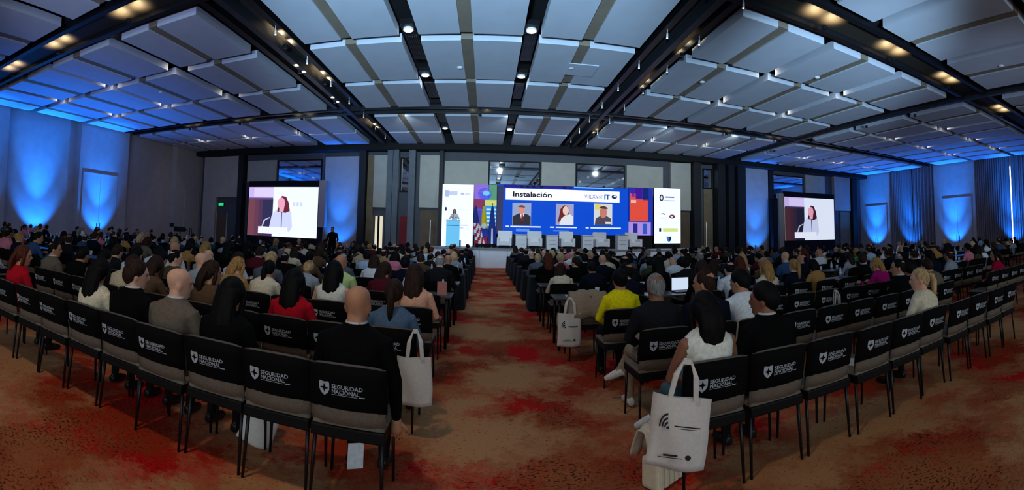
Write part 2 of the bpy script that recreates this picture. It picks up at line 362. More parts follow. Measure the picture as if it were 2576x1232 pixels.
for (x, y), (ax, ay), e, where in ups:
    t = thing('uplight', (x, y, 0), 'round black floor uplight shining blue ' + where, 'uplight', 'blue floor uplights along the walls')
    ob('housing', up_body, t, (0, 0, .03)); ob('lens', up_lens, t, (0, 0, .33)); ob('foot', up_foot, t)
    dx, dy = ax - x, ay - y
    lamp('uplight_beam', 'SPOT', (x, y, .4), (x + dx, y + dy, 6.6), BLUE, e * 5.6, .06, cone=46, blend=1)
    lamp('uplight_beam', 'SPOT', (x, y, .4), (x + dx, y + dy, 2.4), BLUE, e * 1.1, .06, cone=74, blend=.6)
    lamp('uplight_spill', 'SPOT', (x, y, .42), (x - dx * 1.2, y - dy * 1.2, 7), BLUE, e * 1.4, .06, cone=95, blend=1)

# warm wall washers over the pilasters
for x, y, e in ((XL + .45, 19.5, 130), (XL + .45, 27.3, 130), (XL + 1.6, 22.4, 1100), (XL + 1.6, 26.6, 800), (XR - .45, 19.4, 150), (XR - .45, 27.6, 150), (-20, 27.2, 60)):
    c = ob('spotlight', sp_case, ceiling, (x, y, 7.66)); ob('lens', sp_face, c, (0, 0, -.02))
    lamp('wall_washer', 'SPOT', (x, y, 7.6), (x + (-.12 if x < 0 else .12), y, 0), (1, .82, .58), e * 2.5, .05, cone=60 if e < 200 else 110, blend=.5)
# small white spot heads on the partition tracks
TSPOT = MB().tube([(0, 0, 0), (0, .015, -.13)], [.026, .032], 10).mesh(WHITE, True); TGLOW = disc(.026, .01, 10).mesh(mat((245, 250, 255), emit=3)); TARM = MB().tube([(0, 0, .12), (0, 0, 0)], .012, 6).mesh(WHITE)
for k, x in enumerate((-5.88, 4.73, 5.72)):
    for j in range(8):
        y = 8.6 + j * 2.3
        t = thing('track_spot', (x, y, 7.262), f'small white spot head, {ORD[j]} from the rear on {("podium-side", "middle", "curtain-side")[k]} ceiling track', 'ceiling light', 'white spot heads on the tracks')
        ob('arm', TARM, t); ob('head', TSPOT, t); ob('lens', TGLOW, t, (0, .015, -.142))
for k, (x, y) in enumerate(((2.7, 14.2), (-1.0, 14.6), (-13, 14), (10.6, 11.3), (7.4, 13.9), (13.9, 5.8))):
    ob('smoke_detector', MB().loft([(0, 0, -.05, .05, .05), (0, 0, -.03, .09, .09), (0, 0, 0, .1, .1)], 14).mesh(WHITE, True), None, (x, y, ZP), 0, 'round white smoke detector under ' + ('the middle ceiling panel over the stage aisle', 'the panel beside the bright downlights', 'a blue-lit ceiling panel', 'a panel near the dark cross beam', 'a pale panel beside the track', 'the rear ceiling panel')[k], 'smoke detector', 'smoke detectors on the panels')
h = ob('access_hatch', MB().box(-.5, .5, -.5, .5, -.03, 0, b=.005).mesh(PANEL), None, (3.05, 14.3, ZP), 0, 'square access hatch flush in a pale ceiling panel', 'hatch')

# ------------------------------------------------------------------ stage, LED walls, screens
STG = mat((205, 212, 220), .5, scale=3, var=.03)
st = thing('stage', (0, 0, 0), 'low white stage platform below the LED wall', 'stage')
box('platform', (-3.3, 13.2, 23.75, 27.35, .94, 1.02), mat((120, 122, 128), .6), st)
for k in range(11):
    x = -3.3 + 1.5 * k
    box('fascia_panel', (x + .005, x + 1.495, 23.78, 23.86, .0, .94), STG, st)
YS = 26.5
def flat(name, pts, c, parent, lay=1, e=1.0, y=YS):
    return ob(name, MB().prism(pts, y - .012 * lay - .012, y - .012 * lay).mesh(mat(c, emit=e) if not hasattr(c, 'name') else c), parent)
def rc(x0, x1, z0, z1): return [(x0, z0), (x1, z0), (x1, z1), (x0, z1)]
def ov(cx, cz, rx, rz, n=16, a0=0, a1=2 * pi): return [(cx + rx * cos(a0 + (a1 - a0) * i / n), cz + rz * sin(a0 + (a1 - a0) * i / n)) for i in range(n)]
def letter(name, s, x, z, size, c, parent, lay=2, e=1.0, width=None, y=YS, bold=0):
    vs, fs = text_mesh(s, size, bold); wd = max(p[0] for p in vs) - min(p[0] for p in vs); k = (width / wd) if width else 1
    mb = MB().add([(x + p[0] * k, y - .012 * lay - .006, z + p[1]) for p in vs], fs)
    return ob(name, mb.mesh(mat(c, emit=e) if e else mat(c)), parent)
def screen_body(t, x0, x1, z0, z1, c, e=1.0):
    box('cabinet', (x0, x1, YS + .02, YS + .16, z0, z1), BLACK, t); return flat('display', rc(x0 + .01, x1 - .01, z0 + .01, z1 - .01), c, t, 0, e)
WH = (226, 234, 255); E1 = 1.25
t = thing('led_banner', (0, 0, 0), 'tall white LED banner behind the podium with pale blue marks', 'led screen', 'LED screens on the stage')
screen_body(t, -2.66, -.76, 1.03, 4.76, WH, E1)
box('base_plinth', (-2.6, -.8, YS, YS + .3, 1.02, 1.05), BLACK, t); flat('logo', rc(-2.5, -2.25, 4.0, 4.38), (170, 195, 240), t); flat('logo', rc(-2.25, -1.75, 4.08, 4.32), (196, 210, 245), t); flat('logo', ov(-1.45, 4.18, .1, .07), (170, 195, 240), t); flat('logo', rc(-1.3, -1.0, 4.15, 4.2), (196, 210, 245), t)
flat('logo', ov(-2.42, 3.25, .06, .12), (50, 50, 90), t); flat('caption_line', rc(-1.6, -1.0, 3.2, 3.23), (205, 215, 240), t)
flat('caption_line', rc(-1.6, -1.1, 2.28, 2.33), (150, 175, 235), t); flat('caption_line', rc(-1.6, -1.35, 2.12, 2.16), (170, 190, 235), t)
t = thing('artwork_screen', (0, 0, 0), 'colourful LED strip with blue and red artwork behind the flags', 'led screen', 'LED screens on the stage')
screen_body(t, -.74, .61, 1.72, 4.77, (70, 90, 200)); box('base_plinth', (-.7, .58, YS + .02, YS + .3, 1.02, 1.72), BLACK, t)
for pts, c in ((rc(-.74, .1, 3.9, 4.77), (140, 110, 220)), (ov(-.1, 4.2, .42, .36), (40, 90, 235)), (ov(-.02, 4.25, .2, .15), (120, 200, 255)), (rc(.15, .61, 3.85, 4.77), (90, 150, 120)),
               (rc(-.74, -.1, 3.3, 3.9), (130, 50, 100)), (rc(-.1, .61, 3.5, 3.85), (200, 215, 120)), (rc(-.1, .61, 1.74, 3.5), (50, 150, 225)), (rc(-.74, -.3, 1.74, 3.2), (70, 70, 170))):
    flat('artwork_patch', pts, c, t, 1 if c != (120, 200, 255) else 2)
for k in range(5): flat('artwork_bar', rc(.0, .6, 2.3 + k * .23, 2.4 + k * .23), (190, 235, 255), t, 3)
t = thing('led_video_screen', (0, 0, 0), 'wide blue LED wall with white title bar and three portraits', 'led screen', 'LED screens on the stage')
screen_body(t, .63, 8.77, 1.84, 4.82, (0, 72, 205), 1.05); box('base_plinth', (.7, 8.7, YS + .02, YS + .3, 1.02, 1.84), BLACK, t)
flat('artwork_patch', rc(.64, 1.0, 1.9, 4.75), (52, 56, 100), t); flat('artwork_patch', rc(1.0, 5.2, 4.64, 4.8), (36, 20, 130), t)
for k, x in enumerate((2.0, 2.35, 2.7, 3.2, 4.6)): flat('artwork_patch', rc(x, x + .2, 4.66, 4.78), (10, 12, 40), t, 2)
flat('artwork_patch', rc(5.3, 7.8, 4.72, 4.8), (120, 190, 255), t)
flat('title_bar', rc(1.14, 8.2, 3.9, 4.58), (238, 242, 255), t, 1, E1)
letter('lettering', 'Instalación', 1.55, 4.1, .42, (12, 16, 40), t, 2, .6, width=2.35, bold=.012)
letter('lettering', 'VIILXV///', 5.95, 4.1, .36, (96, 110, 190), t, 2, .8, width=1.15)
letter('lettering', 'IT', 7.2, 4.08, .42, (10, 90, 170), t, 2, .9, bold=.02)
flat('logo', ov(7.86, 4.25, .18, .13), (16, 40, 90), t, 2); flat('logo', ov(7.9, 4.28, .09, .06), (225, 235, 255), t, 3)
def portrait(x0, x1, z0, z1, bg, parts):
    p = flat('portrait_photo', rc(x0, x1, z0, z1), bg, t, 1, .95)
    wx, wz = x1 - x0, z1 - z0
    for i, (nm, pts, c) in enumerate(parts):
        flat(nm, [(x0 + u * wx, z0 + v * wz) for u, v in pts], c, p, 2 + i, .9)
portrait(1.56, 2.69, 2.39, 3.72, (150, 170, 215), [('jacket', [(.02, 0), (.98, 0), (.98, .38), (.85, .47), (.62, .53), (.36, .53), (.1, .42), (.02, .36)], (48, 48, 58)), ('shirt', [(.4, .53), (.5, .2), (.66, .53)], (235, 235, 245)),
    ('tie', [(.5, .5), (.56, .5), (.6, .22), (.53, .12), (.47, .22)], (135, 20, 45)), ('face', ov(.48, .7, .17, .2), (232, 150, 128)), ('hair', ov(.48, .78, .19, .11, 12, 0, pi), (120, 70, 50))])
portrait(4.19, 5.29, 2.44, 3.72, (165, 165, 205), [('hair', [(.1, .1), (.18, .4), (.25, .75), (.45, .94), (.65, .9), (.75, .7), (.7, .4), (.5, .3), (.3, .2)], (112, 36, 34)), ('jacket', [(.2, 0), (.98, 0), (.98, .4), (.8, .52), (.5, .45), (.3, .3)], (235, 238, 250)), ('face', ov(.55, .68, .17, .21), (245, 210, 200))])
portrait(6.56, 7.73, 2.5, 3.8, (215, 220, 225), [('jacket', [(.05, 0), (.95, 0), (.92, .3), (.7, .42), (.35, .42), (.1, .3)], (84, 74, 90)), ('backdrop_patch', rc(.05, .4, .72, .98), (225, 220, 120)), ('face', ov(.5, .58, .2, .26), (205, 130, 115)), ('hair', ov(.5, .74, .24, .14, 12, 0, pi), (92, 50, 46)), ('name_tag', rc(.62, .9, .04, .13), (240, 240, 240))])
for a, b in ((1.18, 1.38), (1.46, 3.28), (3.85, 4.1), (4.2, 5.5), (6.05, 6.24), (6.36, 8.3)): flat('caption_line', rc(a, b, 2.26, 2.34), (225, 238, 255), t)
flat('caption_line', rc(4.05, 5.0, 2.06, 2.11), (130, 190, 255), t); flat('caption_line', rc(1.8, 2.6, 2.0, 2.18), (90, 140, 235), t)
t = thing('artwork_screen', (0, 0, 0), 'LED strip with orange block artwork next to the blue wall', 'led screen', 'LED screens on the stage')
screen_body(t, 8.79, 10.46, 1.84, 4.9, (24, 48, 170)); box('base_plinth', (8.85, 10.4, YS + .02, YS + .3, 1.02, 1.84), BLACK, t)
for pts, c in ((rc(9.0, 9.2, 4.3, 4.88), (70, 20, 160)), (rc(9.25, 9.7, 4.2, 4.88), (60, 10, 150)), (rc(9.76, 10.15, 4.1, 4.88), (12, 30, 110)), (rc(8.9, 10.1, 2.75, 4.15), (222, 76, 60)), (rc(8.9, 9.3, 4.1, 4.5), (205, 80, 90)), (rc(8.95, 9.3, 3.9, 4.1), (235, 180, 170)),
               (rc(8.8, 10.3, 1.86, 2.7), (170, 140, 225)), (rc(9.1, 9.4, 1.95, 2.6), (30, 40, 140)), (rc(9.75, 10.05, 1.95, 2.6), (40, 90, 190))):
    flat('artwork_patch', pts, c, t, 1 if pts[0][0] not in (9.1, 9.75, 8.95) else 2)
t = thing('led_banner', (0, 0, 0), 'tall white LED banner with stacked sponsor logos beside orange artwork', 'led screen', 'LED screens on the stage')
screen_body(t, 10.54, 12.42, 1.34, 4.95, WH, E1); box('base_plinth', (10.6, 12.36, YS + .02, YS + .3, 1.02, 1.34), BLACK, t)
for pts, c, l in ((ov(11.05, 4.3, .14, .22), (20, 30, 40), 1), (ov(11.05, 4.3, .07, .14), (225, 232, 255), 2), (rc(11.3, 11.95, 4.32, 4.4), (90, 120, 190), 1), (rc(11.25, 12.0, 4.1, 4.16), (150, 185, 235), 1), (ov(11.15, 3.2, .15, .1, 10, 0, pi), (40, 40, 70), 1), (ov(11.15, 3.2, .09, .06, 10, 0, pi), (225, 232, 255), 2),
                  (ov(11.8, 3.1, .2, .13), (110, 30, 50), 1), (ov(11.78, 3.1, .1, .06), (225, 232, 255), 2), (rc(10.9, 11.3, 2.98, 3.01), (150, 150, 190), 1), (rc(10.88, 11.02, 2.1, 2.34), (20, 24, 40), 1), (rc(11.15, 12.2, 2.1, 2.34), (214, 230, 140), 1),
                  ([(11.4, 1.8), (11.75, 1.8), (11.72, 1.55), (11.57, 1.42), (11.43, 1.55)], (50, 120, 200), 1), ([(11.57, 1.78), (11.72, 1.78), (11.7, 1.58), (11.57, 1.47)], (20, 40, 90), 2)):
    flat('logo', pts, c, t, l)
def side_screen(x0, x1, z0, z1, label, dim, wht, side):
    t = thing('projection_screen', (0, 0, 0), label, 'screen', 'speaker relay screens beside the stage')
    wx, wz = x1 - x0, z1 - z0; e = dim; dk = 1 if side < 0 else .62
    box('screen_frame', (x0 - .08, x1 + .08, YS + .02, YS + .1, z0 - .9, z1 + .42), BLACK, t)
    d = flat('display', rc(x0, x1, z0, z1), wht, t, 0, e)
    P = lambda pts: [(x0 + u * wx, z0 + v * wz) for u, v in pts]
    Q = lambda u0, u1, v0, v1: P(rc(u0, u1, v0, v1))
    for pts, c, l in ((Q(0, .37, 0, .76), (58, 44, 86), 1), (Q(0, .1, 0, .74), (112, 64, 78), 2), (Q(.1, .16, 0, .74), (96, 58, 80), 2), (Q(.16, .22, 0, .74), (78, 52, 84), 2), (Q(.22, .37, .1, .74), (46, 46, 82), 2), (Q(0, .37, .78, 1), (196, 176, 236), 1), (Q(.08, .37, .8, .98), (214, 202, 252), 2), (Q(0, .37, .74, .78), (96, 76, 128), 3),
                      (P([(.33, .18), (.36, .42), (.42, .54), (.56, .58), (.64, .5), (.66, .2), (.62, .1), (.5, .18)]), (200, 208, 242), 3), (P([(.44, .5), (.46, .72), (.5, .82), (.56, .8), (.6, .68), (.62, .52), (.56, .48)]), (104, 34, 58), 4), (P(ov(.495, .67, .055, .115)), (228, 160, 184), 5), (P([(.47, .5), (.53, .5), (.54, .6), (.47, .58)]), (222, 170, 190), 5),
                      (P([(.505, .18), (.515, .18), (.512, .5), (.5, .5)]), (70, 70, 110), 5), (Q(.17, .6, .05, .19), (232, 238, 255), 6), (P([(.22, .19), (.235, .19), (.27, .32), (.34, .37), (.34, .39), (.25, .33)]), (190, 190, 220), 6)):
        flat('picture_patch', pts, tuple(int(v * dk) for v in c) if sum(c) < 330 and c[0] < 135 else c, d, l, e * .95)
    if side < 0:
        for u in (.66, .71, .76): flat('picture_patch', P(rc(u, u + .03, .62, .7)), (196, 206, 236), d, 2, e)
    return t
side_screen(-15.72, -10.58, 1.16, 4.48, 'big bright relay screen by the exit-sign corner, showing the speaker', 1.2, (228, 236, 255), -1)
side_screen(21.12, 26.42, 1.42, 4.78, 'relay screen by the curtained wall corner, showing the speaker', .95, (222, 230, 250), 1)
struct('pillar', (-10.5, -10.05, 26.4, 26.75, 1.9, 4.9), mat((176, 168, 176), .7)); struct('pillar', (20.55, 21.0, 26.45, 26.8, 0, 5.0), mat((150, 140, 130), .7))
# stage furniture
WLEA = mat((214, 214, 216), .45, scale=20, var=.03)
def armchair(x, y, k):
    t = thing('armchair', (x, y, 1.02), f'white square lounge armchair on the stage, {ORD[k]} from the flags', 'armchair', 'white armchairs on the stage', pi + (k - 2) * .05)
    box('seat', (-.34, .34, -.34, .36, .16, .42), WLEA, t, .03); box('backrest', (-.42, .42, -.46, -.3, .16, 1.0), WLEA, t, .04)
    for s in (-1, 1): box('armrest', (.34 * s - .07, .34 * s + .07, -.34, .38, .14, .6), WLEA, t, .03)
    for sx in (-1, 1):
        for sy in (-1, 1): box('leg', (.36 * sx - .02, .36 * sx + .02, .36 * sy - .04, .36 * sy, 0, .17), DKMETAL, t)
for k, x in enumerate((1.07, 2.78, 4.65, 6.67, 8.66)): armchair(x, 25.1, k)
for k, (x, z) in enumerate(((1.95, .8), (3.67, .8), (5.69, .8), (7.72, .86))):
    t = thing('side_table', (x, 24.5, 1.02), f'white box side table on stage, {ORD[k]} from the flags', 'table', 'white box tables on the stage')
    box('body', (-.3, .3, -.25, .25, 0, z - .04), WLEA, t, .01); box('tabletop', (-.33, .33, -.28, .28, z - .04, z), WLEA, t, .01)
    for v in (.32, .6): box('groove', (-.2, .2, -.256, -.25, v * z, v * z + .02), mat((110, 130, 150)), t)
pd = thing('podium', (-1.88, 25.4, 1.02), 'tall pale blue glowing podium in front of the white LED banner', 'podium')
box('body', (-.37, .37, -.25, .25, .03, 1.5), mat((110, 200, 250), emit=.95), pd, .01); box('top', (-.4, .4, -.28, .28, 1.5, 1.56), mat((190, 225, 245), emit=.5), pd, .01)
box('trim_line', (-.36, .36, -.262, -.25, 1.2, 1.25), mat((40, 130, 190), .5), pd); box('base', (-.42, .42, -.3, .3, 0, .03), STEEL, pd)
ob('microphone', MB().tube([(0, -.05, 1.56), (0, -.06, 1.75), (0, .06, 1.86)], .01, 6).mesh(BLACK), pd)
def flag(x, y, label, bands, lean):
    t = thing('flag', (x, y, 1.02), label, 'flag', 'flags beside the podium')
    ob('base', MB().loft([(0, 0, 0, .2, .2), (0, 0, .05, .18, .18), (0, 0, .08, .04, .04)], 14).mesh(DKMETAL), t)
    ob('pole', MB().tube([(0, 0, .05), (0, 0, 2.5)], .018, 8).mesh(mat((150, 120, 60), .3, .8)), t); ob('finial', MB().ell((0, 0, 2.54), (.04, .04, .06), 8, 6).mesh(mat((190, 150, 60), .3, .8)), t)
    NZ, NA = 22, 28; vs, fs, mi = [], [], []
    for i in range(NZ + 1):
        v = i / NZ; z = 2.42 - 2.2 * v; r = .04 + .22 * v ** .8
        for j in range(NA):
            a = 2 * pi * j / NA; q = r * (1 + .22 * sin(5 * a + v * 2))
            vs.append((lean * v * v + q * cos(a), -.05 * v + q * .62 * sin(a), z))
    for i in range(NZ):
        for j in range(NA):
            q = (j + 1) % NA; fs.append((i * NA + j, i * NA + q, (i + 1) * NA + q, (i + 1) * NA + j)); mi.append(bands(i / NZ, j / NA))
    mb = MB(); mb.add(vs, fs); mb.m = mi
    ob('cloth', mb.mesh([mat(c, .8) for c in ((180, 24, 40), (235, 235, 240), (24, 44, 130), (225, 190, 20), (30, 60, 170))], True), t)
    return t
flag(-.62, 25.9, 'striped red and white flag with blue upper part, closest to podium', lambda v, a: 2 if v < .45 else (int((v + a * .9) * 11) % 2), .3)
f2 = flag(-.14, 26.0, 'yellow, blue and red flag with round white emblem, between two flags', lambda v, a: 3 if v < .55 else (4 if v + (a - .75) * .5 < .82 else 0), .12)
ob('emblem', MB().ell((.03, -.24, 1.25), (.15, .03, .16), 14, 8).mesh(mat((225, 215, 205))), f2)
flag(.36, 26.0, 'dark navy flag nearest to the blue LED wall', lambda v, a: 2 if not (v > .55 and .7 < a < .78) else 1, .0)
def stand(name, x, y, h, label, m=WHITE):
    t = thing(name, (x, y, 0), label, 'stand', None); ob('pole', MB().tube([(0, 0, .25), (0, 0, h)], .025, 8).mesh(m), t)
    for k in range(3): ob('leg', MB().tube([(0, 0, .5), (.4 * cos(k * 2.1), .4 * sin(k * 2.1), .0)], .014, 6).mesh(m), t)
    return t
stand('light_stand', -2.88, 22.9, 2.45, 'slim white tripod stand left of the stage, before brown wall')
stand('light_stand', 12.4, 22.9, 2.6, 'slim white tripod stand beside the logo banner')
t = stand('camera_tripod', -12.3, 15, 1.3, 'black tripod with video camera near the projection screen', BLACK)
box('camera_body', (-.12, .12, -.3, .2, 1.3, 1.52), BLACK, t); ob('lens', MB().tube([(0, .2, 1.41), (0, .38, 1.41)], .06, 10).mesh(BLACK), t); box('monitor', (-.32, -.1, -.35, -.33, 1.5, 1.66), BLACK, t)
sp1 = thing('loudspeaker', (20.0, 26.4, 0), 'tall black column loudspeaker beside the relay screen by the curtains', 'loudspeaker')
box('cabinet', (-.2, .25, -.2, .2, 0, 4.6), BLACK, sp1, .02); box('grille', (-.16, .21, -.215, -.2, .2, 4.4), DKMETAL, sp1)

# ------------------------------------------------------------------ banquet chair (faces +y, stands on z 0)
COVER = mat((6, 6, 7), .85, scale=60, spec=.12); LOGO = mat((176, 178, 184), .6); SEATM = mat((112, 98, 84), .85, scale=60)
def back_y(x, z, d=0): return -.20 - .07 * (z - .48) / .35 + .035 * (x / .23) ** 2 - d
def curved(x0, x1, z0, z1, t0, t1, n=8, nz=5, crown=.012):
    vs, fs = [], []
    for face, d in ((0, t0), (1, -t1)):
        for j in range(nz + 1):
            for i in range(n + 1):
                x = x0 + (x1 - x0) * i / n; u = abs(2 * i / n - 1)
                z = z0 + (z1 - z0) * j / nz
                if j == nz: z += crown * (1 - u * u) - .012 * u ** 6
                e = .35 if (j in (0, nz) or i in (0, n)) else 1
                vs.append((x, back_y(x, z, d * e), z))
    W = n + 1; K = W * (nz + 1)
    for j in range(nz):
        for i in range(n):
            a = j * W + i; fs += [(a, a + 1, a + W + 1, a + W), (K + a, K + a + W, K + a + W + 1, K + a + 1)]
    for i in range(n): fs += [(i, K + i, K + i + 1, i + 1), (nz * W + i, nz * W + i + 1, K + nz * W + i + 1, K + nz * W + i)]
    for j in range(nz): fs += [(j * W, (j + 1) * W, K + (j + 1) * W, K + j * W), (j * W + n, K + j * W + n, K + (j + 1) * W + n, (j + 1) * W + n)]
    return MB().add(vs, fs)
def logo_mb():
    mb = MB(); d = .0335
    def plate(pts): mb.add([(x, back_y(x, z, d), z) for x, z in pts], [tuple(range(len(pts)))])
    sh = [(-.158, .748), (-.125, .742), (-.092, .748), (-.092, .70), (-.102, .678), (-.125, .66), (-.148, .678), (-.158, .70)]
    n = 8; star = []
    for k in range(8):
        r = .029 if k % 2 == 0 else .010; a = pi / 2 + k * pi / 4; star.append((-.125 + r * cos(a), .706 + r * sin(a)))
    # ring between shield outline and star-shaped hole, ordered by angle
    def resample(p, m=32):
        out = []
        for k in range(m):
            a = 2 * pi * k / m; best = None
            for i in range(len(p)):
                x1, z1 = p[i][0] + .125, p[i][1] - .706; x2, z2 = p[(i + 1) % len(p)][0] + .125, p[(i + 1) % len(p)][1] - .706
                dx, dz = cos(a), sin(a); den = dx * (z2 - z1) - dz * (x2 - x1)
                if abs(den) < 1e-9: continue
                tt = (x1 * (z2 - z1) - z1 * (x2 - x1)) / den; s = (x1 * dz - z1 * dx) / den
                if tt > 0 and -1e-6 <= s <= 1 + 1e-6 and (best is None or tt < best): best = tt
            best = best or .02; out.append((-.125 + best * cos(a), .706 + best * sin(a)))
        return out
    o, i_ = resample(sh), resample(star); m = len(o)
    mb.add([(x, back_y(x, z, d), z) for x, z in o + i_], [(k, (k + 1) % m, m + (k + 1) % m, m + k) for k in range(m)])
    for s, z, wd in (('SEGURIDAD', .712, .185), ('NACIONAL', .683, .165)):
        vs, fs = text_mesh(s, .034, .0008); w0 = max(p[0] for p in vs)
        mb.add([(-.078 + p[0] * wd / w0, back_y(-.078 + p[0] * wd / w0, z + p[1], d), z + p[1]) for p in vs], fs)
    plate([(-.078, .676), (.075, .676), (.075, .673), (-.078, .673)]); plate([(.085, .679), (.118, .679), (.118, .673), (.085, .673)])
    return mb
def seat_mb(x=.222, y0=-.19, y1=.225): return MB().box(-x, x, y0, y1, .45, .492, b=.018)
leg_pts = {(-1, -1): [(-.205, -.16, .45), (-.217, -.185, 0)], (1, -1): [(.205, -.16, .45), (.217, -.185, 0)], (-1, 1): [(-.2, .19, .45), (-.212, .21, 0)], (1, 1): [(.2, .19, .45), (.212, .21, 0)]}
CH = {'seat': seat_mb().mesh(SEATM, True), 'backrest': curved(-.225, .225, .485, .80, .012, .012).mesh(SEATM, True), 'back_cover': curved(-.234, .234, .575, .835, .028, .022).mesh(COVER, True),
      'lit_top_edge': curved(-.228, .228, .832, .846, .016, .016, 8, 1, .012).mesh(mat((84, 76, 70), .7), True), 'logo': logo_mb().mesh(LOGO), 'seat_frame': MB().box(-.224, .224, -.205, .222, .40, .47, b=.01).mesh(BLACK)}  # top edge: lighter taupe stands for overhead light on the black cover
LEGM = {k: MB().tube(v, [.014, .010], 8).mesh(DKMETAL, True) for k, v in leg_pts.items()}
SUP = {s: MB().tube([(s * .2, -.16, .44), (s * .213, -.165, .5), (s * .216, -.18, .60)], .011, 6).mesh(DKMETAL, True) for s in (-1, 1)}
def simple_chair():
    mb = MB()
    mb.cur = 0; q = seat_mb(); mb.add(q.v, q.f); q = curved(-.225, .225, .485, .60, .012, .012, 4, 1); mb.add(q.v, q.f)
    mb.cur = 1; q = curved(-.234, .234, .575, .835, .028, .022, 6, 3); mb.add(q.v, q.f); mb.box(-.224, .224, -.205, .222, .40, .465)
    for v in leg_pts.values(): mb.tube(v, [.014, .010], 6)
    return mb
far_mb = simple_chair(); far_body = far_mb.mesh([SEATM, COVER], False)
def chair_full(loc, rz, label, group):
    t = thing('banquet_chair', loc, label, 'chair', group, rz)
    for n in ('seat', 'backrest', 'seat_frame', 'lit_top_edge'): ob(n, CH[n], t)
    c = ob('back_cover', CH['back_cover'], t); ob('logo', CH['logo'], c)
    for m in LEGM.values(): ob('leg', m, t)
    for m in SUP.values(): ob('back_support', m, t)
def chair_far(loc, rz, label, group):
    o = ob('banquet_chair', far_body, None, loc, rz, label, 'chair', group); return o

# ------------------------------------------------------------------ people (seated figures face +y, seat centre over the origin)
def rx(p, c, a):
    y, z = p[1] - c[1], p[2] - c[2]; return V((p[0], c[1] + y * cos(a) - z * sin(a), c[2] + y * sin(a) + z * cos(a)))
def hand_mb(mb, wrist, dirv, nrm, thumb, curl=.5):
    d = V(dirv).normalized(); n = V(nrm); n = (n - d * n.dot(d)).normalized(); s = d.cross(n) * thumb      # s points to the thumb side
    w = V(wrist)
    mb.tube([w - d * .02, w + d * .02, w + d * .055, w + d * .085], [.024, .032, .037, .034], 10, flat=1)
    for k, (o, ln) in enumerate(((.027, .068), (.009, .077), (-.010, .071), (-.028, .056))):
        b = w + d * .082 + s * o; a1 = curl * .5; a2 = curl * 1.3
        p1 = b + (d * cos(a1) - n * sin(a1)) * ln * .5; p2 = p1 + (d * cos(a2) - n * sin(a2)) * ln * .5
        mb.tube([b - d * .02, b, p1, p2], [.009, .009, .0085, .0065], 6)
    b = w + d * .03 + s * .03; p1 = b + (d * .6 + s * .7).normalized() * .035; p2 = p1 + (d * .9 + s * .2 - n * .3).normalized() * .03
    mb.tube([w + d * .02 + s * .01, b, p1, p2], [.012, .012, .0105, .008], 6)
